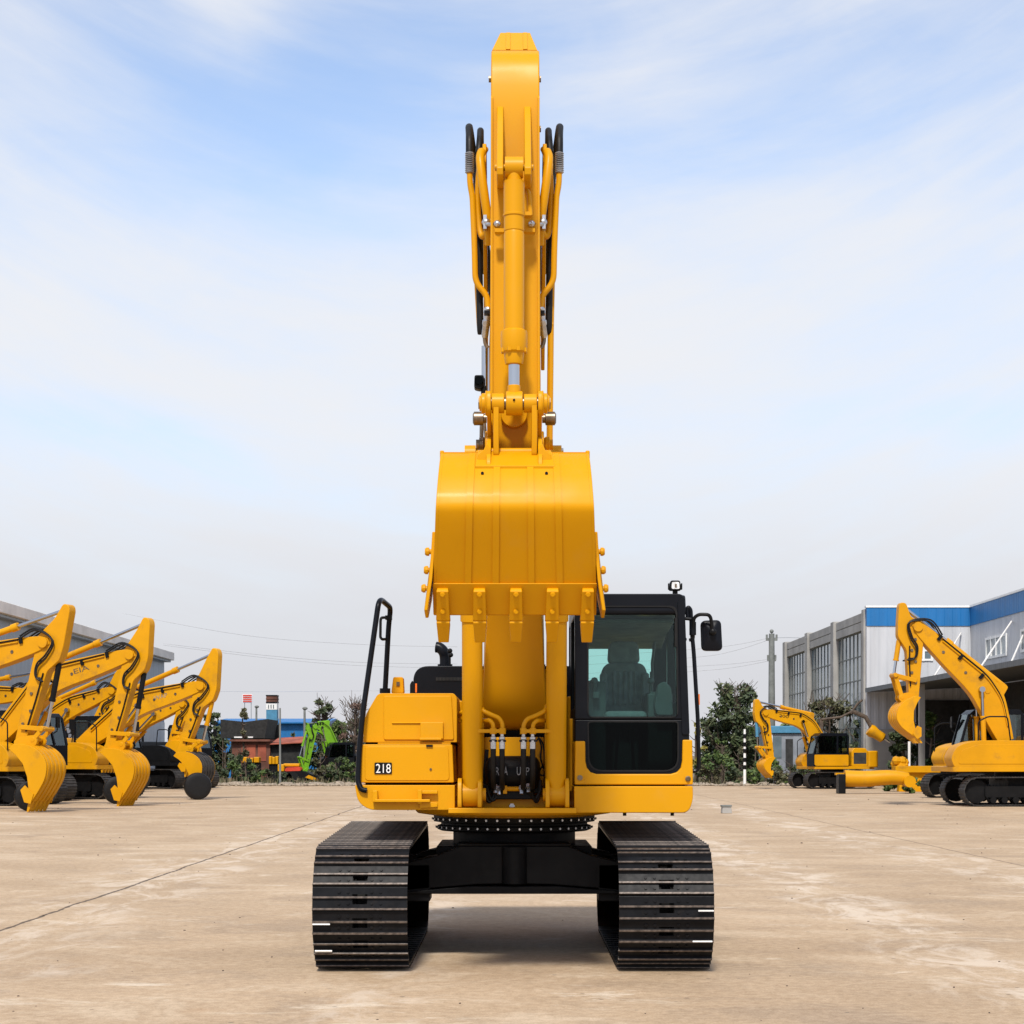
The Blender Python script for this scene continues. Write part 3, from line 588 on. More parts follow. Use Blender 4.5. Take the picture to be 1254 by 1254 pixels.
# lamp, mirror, grab rail on the cab
dl = 14.85
wl = MB().prism(rpoly([(X(819.5, dl), Z(723, dl)), (X(821, dl), Z(711, dl)), (X(832.5, dl), Z(711, dl)), (X(834.5, dl), Z(723, dl))], 0.015), 'y', dl-0.02, dl+0.07); wl.box(X(824, dl), X(830, dl), dl, dl+0.04, Z(728.5, dl), Z(722, dl)); wl.box(X(818.3, dl), X(819.8, dl), dl, dl+0.04, Z(722, dl), Z(714, dl)); wl.box(X(834.2, dl), X(835.7, dl), dl, dl+0.04, Z(722, dl), Z(714, dl))
wl = wl.build('work_lamp', 'black', ex, bevel=0.006)
MB().prism(rpoly([(X(822, dl), Z(721.5, dl)), (X(822.6, dl), Z(713, dl)), (X(831.4, dl), Z(713, dl)), (X(832, dl), Z(721.5, dl))], 0.012), 'y', dl-0.026, dl-0.018).build('lamp_glass', 'lens', wl)
MB().box(X(826, dl), X(828.4, dl), dl-0.03, dl-0.026, Z(719.5, dl), Z(715.5, dl)).build('lamp_emblem', 'brass', wl)
dm = 14.80
mi = MB().prism(rpoly([(X(859.5, dm), Z(797, dm)), (X(858.2, dm), Z(760, dm)), (X(883, dm), Z(759, dm)), (X(885, dm), Z(797, dm))], [0.04, 0.04, 0.04, 0.04], 6), 'y', dm, dm+0.06)
q = rpoly([(X(861, dm), Z(796, dm)), (X(860, dm), Z(761.5, dm)), (X(881.6, dm), Z(760.5, dm)), (X(883.4, dm), Z(796, dm))], 0.03, 6); n_ = len(q)
mi.raw([(p[0], dm, p[1]) for p in q] + [(X(871, dm), dm-0.05, Z(774, dm))], [(i, (i+1) % n_, n_) for i in range(n_)])
mi = mi.build('mirror', 'cabblack', ex, bevel=0.008)
MB().tube([(X(844, dm), dm-0.01, Z(784, dm)), (X(848.5, dm), dm-0.02, Z(783, dm)), (X(848.5, dm), dm-0.04, Z(765, dm)), (X(849, dm), dm-0.05, Z(757, dm)), (X(855, dm), dm-0.06, Z(753, dm)), (X(868, dm), dm-0.07, Z(753.5, dm)), (X(870.5, dm), dm-0.06, Z(762, dm)), (X(871.5, dm), dm-0.05, Z(773, dm))], 0.0135, 10, fil=0.06).ball((X(872, dm), dm-0.045, Z(774, dm)), 0.03).build('mirror_arm', 'black', mi)
gr = MB().tube([(X(840, dm), dm, Z(783, dm)), (X(834, dm), dm-0.02, Z(783, dm)), (X(833.2, dm), dm-0.03, Z(772, dm)), (X(833.2, dm), dm-0.03, Z(760, dm)), (X(836, dm), dm-0.03, Z(757.5, dm)), (X(846, dm), dm-0.03, Z(758.5, dm))], 0.013, 8, fil=0.03)
gr.tube([(X(842, dm), dm-0.02, Z(757, dm)), (X(841, dm), dm-0.02, Z(747, dm)), (X(842.5, dm), dm-0.02, Z(743.5, dm)), (X(845.5, dm), dm-0.02, Z(747, dm)), (X(847, dm), dm-0.02, Z(775, dm)), (X(849.5, dm), dm-0.01, Z(800, dm)), (X(854.5, dm), dm, Z(880, dm)), (X(855.7, dm), dm, Z(935, dm)), (X(855, dm), dm, Z(942, dm)), (X(851, dm), dm, Z(944.5, dm)), (X(846, dm), dm, Z(944, dm))], 0.0165, 10, fil=0.04)
gr.cyl((X(848, dm), dm-0.02, Z(778, dm)), (X(848, dm), dm-0.02, Z(762, dm)), 0.026).build('grab_rail', 'cabblack', ex)
MB().box(X(853, 15.6), X(857, 15.6), 15.6, 15.65, Z(863, 15.6), Z(850, 15.6)).build('rear_marker', 'orange', ex)

# ---------------------------------------------------------------- boom
bo_poly = [(15.62, 1.79), (15.30, 1.78), (15.10, 1.84), (14.95, 2.00), (14.84, 2.25), (14.70, 2.6), (14.52, 3.05), (14.30, 3.6), (14.06, 4.2), (13.88, 4.7), (13.76, 5.1), (13.80, 5.35), (13.95, 5.3), (14.3, 4.95), (14.75, 4.35), (15.12, 3.6), (15.42, 2.8), (15.80, 2.12), (15.84, 1.92)]
def bo_hw(y, z): return 0.19 + 0.062 * max(0, min(1, (2.9 - z) / 1.0)) if z < 4.3 else 0.19 - 0.03 * min(1, (z - 4.3) / 0.8)
bo_s = [tuple(p) for p in spline(bo_poly, 4, True)]
bo = MB().wprism(bo_s, bo_hw, XC)
bo = bo.build('boom', 'yellow', ex, bevel=0.012)
for s in (-1, 1):
    x = XC + s*0.205
    MB().prism(rpoly([(13.13, 5.60), (13.18, 5.74), (13.34, 5.77), (13.6, 5.65), (14.05, 5.1), (14.25, 4.7), (14.1, 4.35), (13.78, 4.7), (13.45, 5.25), (13.2, 5.45)], 0.06), 'x', x-0.013, x+0.013).build('boom_fork', 'yellow', bo, bevel=0.006)
    MB().lathe([(0.13,0),(0.135,0.3),(0.12,0.5),(0.06,0.55),(0.06,1)], (XC + s*0.20, 13.32, 5.6), (XC + s*0.262, 13.32, 5.6), 28).build('pivot_pin', 'yellow', bo)
MB().cyl((XC-0.30, 15.5, 1.98), (XC+0.30, 15.5, 1.98), 0.09).build('foot_pin', 'yellow', bo)
for s in (-1, 1):
    x = XC + s*0.316; p0 = Vector((x, 14.74, 1.285)); p1 = Vector((x, 14.33, 3.85)); L = (p1-p0).length
    c = MB().lathe([(0.074,0),(0.0775,0.02),(0.0775,0.505),(0.088,0.508),(0.088,0.532),(0.08,0.536),(0.06,0.538)], p0, p1, 32)
    c.cyl((x-0.075, 14.74, 1.285), (x+0.075, 14.74, 1.285), 0.095, n=24); c.cyl((x-0.10, 14.74, 1.285), (x+0.10, 14.74, 1.285), 0.05, n=16)
    c = c.build('boom_cylinder', 'yellow', ex)
    r = MB().cyl(p0.lerp(p1, 0.53), p1, 0.046, n=20).build('cylinder_rod', 'chrome', c)
    MB().cyl((x-0.05, 14.33, 3.80), (x+0.03, 14.33, 3.80), 0.07, n=20).cyl((x - s*0.13, 14.33, 3.80), (x + s*0.045, 14.33, 3.80), 0.035, n=16).build('rod_eye', 'yellow', c)
# arm cylinder over the boom
p0 = Vector((XC, 14.95, 4.55)); p1 = Vector((XC, 13.5, 6.38))
ac = MB().cyl(p0, p0.lerp(p1, 0.62), 0.075).build('arm_cylinder', 'yellow', ex)
MB().cyl(p0.lerp(p1, 0.6), p1, 0.045).build('cylinder_rod', 'chrome', ac)
MB().box(XC-0.12, XC-0.08, 14.7, 15.1, 4.2, 4.65).box(XC+0.08, XC+0.12, 14.7, 15.1, 4.2, 4.65).build('cylinder_lug', 'yellow', bo)

# ---------------------------------------------------------------- arm
ax0 = X(631, 12.9)
ar_poly = [(12.87, 3.66), (12.855, 3.95), (12.865, 4.5), (12.88, 5.0), (12.90, 5.5), (12.915, 5.9), (12.925, 6.04), (12.95, 6.17), (12.99, 6.265), (13.07, 6.325), (13.16, 6.345), (13.55, 6.34), (13.66, 6.15), (13.70, 5.7), (13.62, 5.3), (13.48, 4.8), (13.3, 4.1), (13.2, 3.75), (13.14, 3.57), (13.0, 3.5), (12.9, 3.55)]
def ar_hw(y, z): return 0.163 + 0.006 * (5.6 - z)/2
ar = MB().wprism(ar_poly, ar_hw, ax0)
ar = ar.build('arm', 'yellow', ex, bevel=0.010, bseg=3)
# side flanges standing proud of the front plate
for s in (-1, 1):
    MB().prism([(12.848, 3.72), (12.835, 3.95), (12.845, 4.5), (12.86, 5.0), (12.884, 5.55), (12.897, 5.95), (12.96, 6.0), (12.95, 5.0), (12.92, 4.5), (12.92, 3.72)], 'x', ax0 + s*0.155 - 0.007, ax0 + s*0.155 + 0.007).build('weld_flange', 'yellow', ar, bevel=0.003)
dt = 13.15
tb = MB()
tb.raw([(X(602.5, dt), 13.13, Z(62.5, dt)), (X(658, dt), 13.13, Z(62.5, dt)), (X(649.5, dt), 13.36, Z(40, 13.36)), (X(612.5, dt), 13.36, Z(40, 13.36)),
        (X(602.5, dt), 13.60, Z(62.5, dt)), (X(658, dt), 13.60, Z(62.5, dt)), (X(649.5, dt), 13.52, Z(40, 13.36)), (X(612.5, dt), 13.52, Z(40, 13.36))],
       [(0,1,2,3), (4,7,6,5), (0,3,7,4), (1,5,6,2), (3,2,6,7), (0,4,5,1)])
for u in (619.5, 640.5): tb.prism([(13.12, Z(62, dt)), (13.345, Z(40.5, 13.36)), (13.40, Z(40.5, 13.36)), (13.3, Z(62, dt))], 'x', X(u, dt), X(u+5.5, dt))
tb.build('cylinder_mount', 'yellow', ar, bevel=0.004)
for u, v, s in ((601.5, 97, -1), (659.5, 97, 1), (659.5, 158, 1)): MB().cyl((X(u, 13.0), 13.0, Z(v, 13.0)), (X(u + s*3, 13.0), 13.0, Z(v, 13.0)), 0.022, n=8).build('grease_nipple', 'brass', ar)
# bucket cylinder brackets
dbk = 12.75
for u0, u1, lean in ((608.5, 616.5, 1), (642, 650.5, -1)):
    pl = [(12.93, Z(128, 12.9)), (12.90, Z(131, 12.9)), (12.82, Z(150, 12.82)), (12.70, Z(175, 12.7)), (12.57, Z(196, 12.57)), (12.53, Z(205, 12.53)), (12.54, Z(214, 12.54)), (12.60, Z(221, 12.6)), (12.72, Z(226, 12.72)), (12.93, Z(232, 12.93))]
    MB().prism(pl, 'x', X(u0, dbk), X(u1, dbk)).build('bracket_plate', 'yellow', ar, bevel=0.008)
bz = Z(204, 12.6)
pn = MB().lathe([(0.012,0),(0.022,0.02),(0.022,0.98),(0.012,1)], (X(605.5, dbk), 12.62, bz), (X(653.5, dbk), 12.62, bz), n=16).build('bracket_pin', 'yellow', ar)
bcx = X(629.5, 12.62)
pA = Vector((bcx, 12.62, bz)); pB = Vector((bcx, 12.62, Z(494, 12.62)))
tt = lambda v: (Z(v, 12.62) - bz) / (pB.z - bz)
bc = MB().lathe([(0.050, tt(206)), (0.050, tt(222)), (0.068, tt(222.5)), (0.068, tt(262)), (0.072, tt(262.5)), (0.072, tt(265)), (0.066, tt(265.5)), (0.066, tt(283)), (0.062, tt(284)), (0.0665, tt(287)), (0.0665, tt(404)), (0.084, tt(406)), (0.0865, tt(409)), (0.0865, tt(424)), (0.080, tt(431)), (0.066, tt(433)), (0.062, tt(441)), (0.056, tt(446)), (0.04, tt(447))], pA, pB, 40)
bc.cyl((X(618.5, 12.62), 12.62, bz), (X(640.5, 12.62), 12.62, bz), 0.068, n=28)
bc.box(X(637, 12.66), X(651, 12.66), 12.64, 12.72, Z(264.5, 12.66), Z(260, 12.66)); bc.tube([(X(645, 12.66), 12.72, Z(230, 12.66)), (X(648, 12.66), 12.69, Z(236, 12.66)), (X(649.5, 12.66), 12.69, Z(262, 12.66))], 0.016, fil=0.04)
bc.box(X(606, 12.8), X(655, 12.8), 12.74, 12.80, Z(287, 12.8), Z(282.5, 12.8))
for k in range(8):
    a = R(k*45 + 22); bc.cyl((bcx + 0.076*math.cos(a), 12.62 + 0.076*math.sin(a), Z(432, 12.62)), (bcx + 0.076*math.cos(a), 12.62 + 0.076*math.sin(a), Z(427, 12.62)), 0.014, n=8)
bc = bc.build('bucket_cylinder', 'yellow', ex, angle=28)
MB().cyl(pA.lerp(pB, tt(445)), pA.lerp(pB, tt(474)), 0.036, n=24).build('cylinder_rod', 'chrome', bc)
re = MB().cyl((X(619.7, 12.62), 12.62, pB.z), (X(640, 12.62), 12.62, pB.z), 0.078, n=28).cyl(pA.lerp(pB, tt(472)), pA.lerp(pB, tt(486)), 0.043, n=20)
re = re.build('rod_eye', 'yellow', bc, bevel=0.006)
MB().ball((bcx, 12.538, Z(490, 12.55)), 0.008).build('grease_nipple', 'black', re)
# pipes and hoses up both sides of the arm
for s in (-1, 1):
    mx = lambda u: u if s < 0 else 1260 - u
    dp = 13.2
    P = lambda u, v, d=13.2: (X(mx(u), d), d, Z(v, d))
    ho = MB().tube(spline([(X(mx(603), 14.3), 14.30, 4.95), (X(mx(594), 14.15), 14.12, 5.35), (X(mx(582), 13.8), 13.8, 5.75), (X(mx(575), 13.45), 13.45, Z(155, 13.4)), (X(mx(575), 13.25), 13.25, Z(166, 13.25)), (X(mx(575), 13.2), 13.2, Z(186, 13.2)), (X(mx(575.2), 13.2), 13.2, Z(212, 13.2))], 6), 0.026, 14).build('hydraulic_hose', 'rubber', ex)
    co = MB()
    for k in range(11): z = Z(187 + k*2.3, 13.2); co.lathe([(0.026,0),(0.032,0.5),(0.026,1)], (X(mx(575.1), 13.2), 13.2, z), (X(mx(575.1), 13.2), 13.2, z - 0.012), 14)
    co.build('spring_guard', 'coil', ho)
    MB().tube([P(575.2, 211), P(575.6, 226), P(578.5, 240), P(581, 300), P(582, 346), P(596.5, 362), P(598, 378)], 0.0205, 12, fil=0.10).build('arm_pipe', 'yellow', ex)
    h2 = MB().tube(spline([(X(mx(590), 14.0), 14.0, 5.05), (X(mx(589), 13.8), 13.85, 5.55), (X(mx(588.5), 13.6), 13.6, Z(166, 13.6)), (X(mx(588), 13.4), 13.42, Z(168, 13.42)), (X(mx(586.5), 13.35), 13.33, Z(185, 13.33)), (X(mx(584), 13.3), 13.3, Z(225, 13.3)), (X(mx(585.5), 13.3), 13.28, Z(275, 13.28)), (X(mx(587), 13.28), 13.28, Z(330, 13.28)), (X(mx(588), 13.28), 13.28, Z(395, 13.28)), (X(mx(589), 13.28), 13.3, Z(408, 13.28))], 7), 0.024, 12).build('hydraulic_hose', 'rubber', ex)
    co = MB()
    for k in range(36): t = k/35; v = 186 + 66*t; u = 586 - 2.2*math.sin(t*2.6); co.lathe([(0.023,0),(0.0275,0.5),(0.023,1)], P(u, v, 13.31), P(u, v+1.2, 13.31), 12)
    co.build('spring_guard', 'rubber', h2)
    # yellow guide pipes looping round the pivot
    MB().tube(spline([P(590, 186, 13.1), P(588, 194, 13.05), P(590, 215, 13.02), P(594, 245, 13.02), P(598, 275, 13.05), P(599, 300, 13.1)], 6), 0.030, 12).build('guide_pipe', 'yellow', ex)
    MB().tube(spline([P(594.5, 183, 13.3), P(593, 186, 13.25), P(587.5, 205, 13.22), P(585, 240, 13.22), P(586.5, 275, 13.22), P(590, 289, 13.2), P(594.5, 287, 13.15), P(597, 278, 13.12)], 6), 0.021, 12).build('guide_pipe', 'yellow', ex)
    cl = MB().cyl(P(594, 275, 13.0), P(609, 274, 12.86), 0.013, n=10).ball(P(609, 274, 12.85), 0.024).ball(P(595, 272, 13.0), 0.028).box(*sorted((X(mx(592), 13), X(mx(596), 13))), 12.98, 13.04, Z(281, 13), Z(264, 13)).build('hose_clamp', 'steel', ex)
    fi = MB().lathe([(0.020,0),(0.028,0.05),(0.028,0.2),(0.022,0.24),(0.022,0.4),(0.029,0.44),(0.029,0.56),(0.024,0.6),(0.024,0.92),(0.016,1)], P(598, 376, 13.15), P(593.5, 414, 13.2), 14)
    fi.build('pipe_coupling', 'steel', ex)
    MB().box(*sorted((X(mx(593), 13.1), X(mx(605), 13.1))), 13.05, 13.12, Z(386, 13.1), Z(382, 13.1)).build('clamp_plate', 'black', ex)
    MB().tube([P(593.5, 412, 13.2), P(594, 420, 13.2), P(597, 426, 13.2)], 0.014, fil=0.02).build('pipe_elbow', 'brass', ex)
    # lower side roller pins beside the linkage
    MB().lathe([(0.03,0),(0.045,0.1),(0.045,0.75),(0.03,0.8),(0.03,1)], P(579, 512.5, 12.9), P(596, 512.5, 12.9), 18).build('stop_pin', 'brass', ex)
MB().tube([(X(586, 13.3), 13.3, Z(300, 13.3)), (X(585, 13.3), 13.3, Z(345, 13.3)), (X(588, 13.3), 13.32, Z(400, 13.3)), (X(590, 13.3), 13.32, Z(408, 13.3))], 0.024, fil=0.05).build('arm_pipe', 'yellow2', ex)
MB().tube([(X(676, 13.3), 13.3, Z(330, 13.3)), (X(674.5, 13.3), 13.3, Z(400, 13.3)), (X(673, 13.3), 13.3, Z(545, 13.3)), (X(671, 13.3), 13.3, Z(552, 13.3))], 0.022, fil=0.05).cyl((X(668, 13.3), 13.3, Z(397.5, 13.3)), (X(677.5, 13.3), 13.3, Z(397.5, 13.3)), 0.02).build('arm_pipe', 'yellow', ex)
MB().cyl((X(594.5, 13.5), 13.5, Z(424, 13.5)), (X(594.5, 13.5), 13.5, Z(480, 13.5)), 0.028).build('grease_tube', 'chrome', ex)
wl = MB().prism(rpoly([(X(580.5, 13.4), Z(475, 13.4)), (X(581, 13.4), Z(459, 13.4)), (X(592.5, 13.4), Z(459, 13.4)), (X(592.5, 13.4), Z(471, 13.4)), (X(589, 13.4), Z(477, 13.4))], 0.015), 'y', 13.4, 13.5)
wl.box(X(589, 13.45), X(596, 13.45), 13.42, 13.5, Z(492, 13.45), Z(473, 13.45)); wl = wl.build('boom_lamp', 'black', ex, bevel=0.008)
MB().cyl((X(586.5, 13.4), 13.40, Z(466, 13.4)), (X(586.5, 13.4), 13.385, Z(466, 13.4)), 0.03, n=16).build('lamp_glass', 'glassdark', wl)
MB().tube([(X(590, 13.2), 13.2, Z(515, 13.2)), (X(589.5, 13.2), 13.2, Z(545, 13.2))], 0.014).tube([(X(593.5, 13.15), 13.15, Z(518, 13.15)), (X(595.5, 13.15), 13.15, Z(545, 13.15))], 0.010).build('grease_hose', 'brass', ex)

# ---------------------------------------------------------------- bucket linkage
dk_ = 12.70; lz = Z(494, 12.62)
lk = MB()
lk.cyl((X(602, 12.62), 12.62, lz), (X(617.5, 12.62), 12.62, lz), 0.064, n=24); lk.cyl((X(641.5, 12.62), 12.62, lz), (X(657.5, 12.62), 12.62, lz), 0.060, n=24)
for u0, u1 in ((604.3, 611), (650.8, 657.5)):
    lk.prism(rpoly([(12.56, lz+0.03), (12.70, lz+0.03), (12.79, Z(552, 12.7)), (12.79, Z(562, 12.7)), (12.60, Z(562, 12.7)), (12.575, Z(520, 12.6))], 0.03), 'x', X(u0, dk_), X(u1, dk_))
lk.cyl((X(600, 12.72), 12.70, Z(553.5, 12.7)), (X(661, 12.72), 12.70, Z(553.5, 12.7)), 0.026, n=18)
lk = lk.build('bucket_link', 'yellow', ex, bevel=0.005)
MB().cyl((X(592, 12.62), 12.62, lz), (X(669, 12.62), 12.62, lz), 0.042, n=20).build('link_pin', 'brass', lk)
for s in (-1, 1):
    mx = lambda u: u if s < 0 else 1260 - u
    rk = MB().prism(rpoly([(12.54, lz), (12.56, lz+0.07), (12.64, lz+0.085), (12.72, lz+0.03), (13.10, Z(556, 13.0)), (13.06, Z(566, 13.0)), (12.88, Z(560, 12.9)), (12.66, Z(515, 12.66)), (12.55, lz-0.06)], 0.03), 'x', X(mx(596.5), 12.75), X(mx(601.5), 12.75))
    rk.lathe([(0.082,0),(0.082,0.2),(0.065,0.25),(0.065,0.7),(0.05,0.8),(0.05,1)], (X(mx(596.5), 12.62), 12.62, lz), (X(mx(587), 12.62), 12.62, lz), 28)
    rk = rk.build('rocker_arm', 'yellow', ex, bevel=0.005)
    MB().cyl((X(mx(588), 12.62), 12.62, lz), (X(mx(585.8), 12.62), 12.62, lz), 0.038, n=6).build('pin_bolt', 'brass', rk)
MB().lathe([(0.087,0),(0.087,1)], (bcx, 12.80, Z(507, 12.8)), (bcx, 12.86, Z(507, 12.8)), 32).build('stop_boss', 'yellow', ar, bevel=0.006)

# ---------------------------------------------------------------- bucket
bx0 = X(630.5, 12.6)
def shy(y, z): return y + 0.24 * max(0.0, 3.15 - z) if y < 12.9 else y         # the lower back leans away under the bulge
prof = [(13.30, 3.57), (12.92, 3.585), (12.78, 3.578), (12.66, 3.545), (12.55, 3.475), (12.46, 3.385), (12.40, 3.29), (12.368, 3.215), (12.358, 3.165), (12.368, 3.11), (12.40, 3.01), (12.46, 2.85), (12.52, 2.69)]
def bk_hw(y, z): return 0.464 + 0.050 * max(0.0, min(1.0, (3.55 - z) / 0.9)) ** 1.1
prof = [(shy(y, z), z) for y, z in prof]
ps = [tuple(p) for p in spline(prof, 5)]
bu = MB().sheet(ps, bk_hw, 0.022, bx0).build('bucket', 'bucketpaint', ex, angle=20)
lip0, lip1 = (12.52, 2.69), (12.61, 2.495)
lp = MB().wprism([(shy(y, z), z) for y, z in ((12.495, 2.70), (12.585, 2.505), (12.625, 2.505), (12.56, 2.71))], [0.534]*4, bx0)
lp.build('cutting_lip', 'bucketpaint', bu, bevel=0.006)
inner = [(12.79, 2.51), (12.95, 2.75), (13.20, 3.05), (13.36, 3.38), (13.36, 3.58)]
for s in (-1, 1):
    side = [tuple(p) for p in ps] + inner
    v = []
    mb = MB(); n = len(side)
    for dxx in (0.0, 0.026): v += [(bx0 + s*(bk_hw(*p) - 0.006 + dxx), p[0] - (0.008 if i < len(ps) else 0) * 0, p[1]) for i, p in enumerate(side)]
    mb.raw(v, [tuple(range(n-1, -1, -1)), tuple(range(n, 2*n))] + [(i, (i+1) % n, n+(i+1) % n, n+i) for i in range(n)])
    mb.build('side_plate', 'bucketpaint', bu, bevel=0.005)
    # raised edge band along the shell
    cp = [(12.66, 2.49), (12.40, 2.52), (12.44, 2.72), (12.49, 2.86), (12.53, 3.03), (12.62, 3.03), (12.80, 2.80), (12.84, 2.62)]
    cp = [(shy(y, z), z) for y, z in cp]; xs_ = 0
    sc_ = MB(); n = len(cp)
    ox = lambda z: bx0 + s * (bk_hw(0, z) + 0.021 + 0.034 * max(0, (2.74 - z) / 0.25))
    sc_.raw([(ox(p[1]), p[0], p[1]) for p in cp] + [(ox(p[1]) + s*0.022, p[0], p[1]) for p in cp], [tuple(range(n-1, -1, -1)), tuple(range(n, 2*n))] + [(i, (i+1) % n, n+(i+1) % n, n+i) for i in range(n)])
    sc_ = sc_.build('side_cutter', 'bucketpaint', bu, bevel=0.006)
    for v_, yy in ((675, 12.575), (697.5, 12.55), (720, 12.52)):
        z_ = Z(v_, 12.6); yy = shy(yy, z_); x_ = ox(z_) + s*0.02
        MB().lathe([(0.017,0),(0.017,0.35),(0.028,0.4),(0.028,0.75),(0.02,1)], (x_, yy, z_), (x_ + s*0.045, yy, z_), 10).build('cutter_bolt', 'brass' if v_ < 0 else 'bucketpaint', sc_)
# wear strips on the back
sp = [tuple(p) for p in spline([p for p in prof if p[0] < 12.7], 6)]
for u0, u1 in ((569.5, 577.5), (603, 611), (646.8, 654.5), (681.2, 689)):
    k = (u0 + u1)/2 - 630.5
    a = MB(); Pq = [Vector(p) for p in sp]; n = len(Pq); v = []
    for i, p in enumerate(Pq):
        t = (Pq[min(n-1, i+1)] - Pq[max(0, i-1)]).normalized(); o_ = Vector((t.y, -t.x)) * -1
        if o_.x > 0 and False: o_ = -o_
        g = bk_hw(*p) / 0.50
        off = Vector((t.y, -t.x)) * 0.010
        if (p + off - Vector((12.9, 3.0))).length < (p - Vector((12.9, 3.0))).length: off = -off
        q_ = p + off; c_ = bx0 + k*g*12.45/F; w_ = (u1-u0)/2*12.45/F
        v.append([(c_-w_, p.x, p.y), (c_+w_, p.x, p.y), (c_+w_, q_.x, q_.y), (c_-w_, q_.x, q_.y)])
    f = []
    for i in range(n-1):
        for j in range(4): f.append((4*i+j, 4*i+(j+1) % 4, 4*i+4+(j+1) % 4, 4*i+4+j))
    f += [(0,1,2,3), (4*n-4, 4*n-3, 4*n-2, 4*n-1)]
    a.raw([q for r in v for q in r], f).build('wear_strip', 'bucketpaint', bu, angle=20)
# hinge bracket on the top of the bucket: cover plate and two ears
eb = MB()
u_ = [(583, 12.46), (678.5, 12.46), (672, 12.54), (668, 12.66), (666, 12.8), (595.5, 12.8), (592, 12.66), (589, 12.54)]
def zt_(y): 
    for (a, b) in zip(ps[:-1], ps[1:]):
        if b[0] <= y <= a[0] or (a[0] >= y >= b[0]): return a[1] + (b[1]-a[1]) * (a[0]-y)/max(1e-6, a[0]-b[0])
    return 3.57
rows = [12.95, 12.82, 12.72, 12.64, 12.56, 12.50]
v = []; n = len(rows)
for y in rows:
    z = zt_(y) + 0.016; wl_ = 0.235 + 0.02 * max(0, (12.72 - y) / 0.22)
    v += [(bx0 - wl_, y, z - 0.02), (bx0 + wl_, y, z - 0.02), (bx0 + wl_, y - 0.004, z), (bx0 - wl_, y - 0.004, z)]
f = []
for i in range(n-1):
    for j in range(4): f.append((4*i+j, 4*i+(j+1) % 4, 4*i+4+(j+1) % 4, 4*i+4+j))
f += [(0,1,2,3), (4*n-4, 4*n-3, 4*n-2, 4*n-1)]
eb.raw(v, f); eb.build('hinge_cover', 'bucketpaint', bu, bevel=0.003)
for s in (-1, 1):
    mx = lambda u: u if s < 0 else 1260 - u
    ear = MB().prism(rpoly([(13.24, 3.50), (13.20, 3.80), (12.98, 3.82), (12.82, 3.70), (12.66, 3.64), (12.52, 3.50), (12.50, 3.42), (12.7, 3.40)], 0.04), 'x', X(mx(596), 12.7), X(mx(601.5), 12.7))
    ear.prism([(X(mx(601), 12.55), 3.56), (X(mx(595.5), 12.55), 3.60), (X(mx(592.5), 12.55), 3.56), (X(mx(585), 12.5), 3.53), (X(mx(584), 12.5), 3.49), (X(mx(601), 12.5), 3.47)], 'y', 12.55, 12.9)
    ear.lathe([(0.10,0),(0.10,1)], (X(mx(594), 13.05), 13.05, 3.66), (X(mx(602), 13.05), 13.05, 3.66), 24)
    ear.build('hinge_ear', 'bucketpaint', bu, bevel=0.006)
    MB().lathe([(0.045,0),(0.055,0.2),(0.055,0.6),(0.035,0.7),(0.035,1)], (X(mx(594), 13.05), 13.05, 3.67), (X(mx(583), 13.05), 13.05, 3.67), 16).build('hinge_pin', 'brass' if s < 0 else 'bucketpaint', bu)
    MB().cyl((X(mx(590.8), 12.48), 12.485, Z(580, 12.48)), (X(mx(590.8), 12.48), 12.455, Z(580, 12.48)), 0.010, n=10).build('lug_hole_bolt', 'black', bu)
MB().prism([(12.86, 3.575), (12.70, 3.552), (12.695, 3.566), (12.86, 3.588)], 'x', bx0-0.468, bx0+0.468).build('top_edge', 'bucketpaint', bu, bevel=0.003)
for s in (-1, 1): MB().box(*sorted((bx0 + s*0.462, bx0 + s*0.490)), 12.70, 12.80, 3.50, 3.578).build('corner_tab', 'bucketpaint', bu, bevel=0.008)
# five adapters and teeth
tl = Vector((12.605 - 12.52, 2.49 - 2.69)).normalized()
for u in (541.5, 587, 632, 677, 720.5):
    x = X(u, 12.55)
    ad = MB().wprism([(shy(y, z), z) for y, z in ((12.478, 2.665), (12.458, 2.645), (12.515, 2.515), (12.535, 2.465), (12.66, 2.465), (12.65, 2.53), (12.53, 2.677))], [0.036, 0.041, 0.043, 0.046, 0.046, 0.043, 0.038], x).build('tooth_adapter', 'bucketpaint', bu, bevel=0.007)
    for zz, yy in ((2.628, 12.462), (2.522, 12.506)):
        yy = shy(yy, zz)
        MB().lathe([(0.018,0),(0.018,0.4),(0.012,0.5),(0.012,1)], (x, yy+0.004, zz), (x, yy-0.016, zz-0.006), 8).build('adapter_bolt', 'bucketpaint', ad)
    MB().wprism([(shy(y, z), z) for y, z in ((12.55, 2.480), (12.535, 2.45), (12.60, 2.33), (12.635, 2.33), (12.68, 2.45), (12.66, 2.48))], [0.040, 0.0445, 0.034, 0.034, 0.0445, 0.040], x).build('tooth', 'bucketpaint', bu, bevel=0.005)
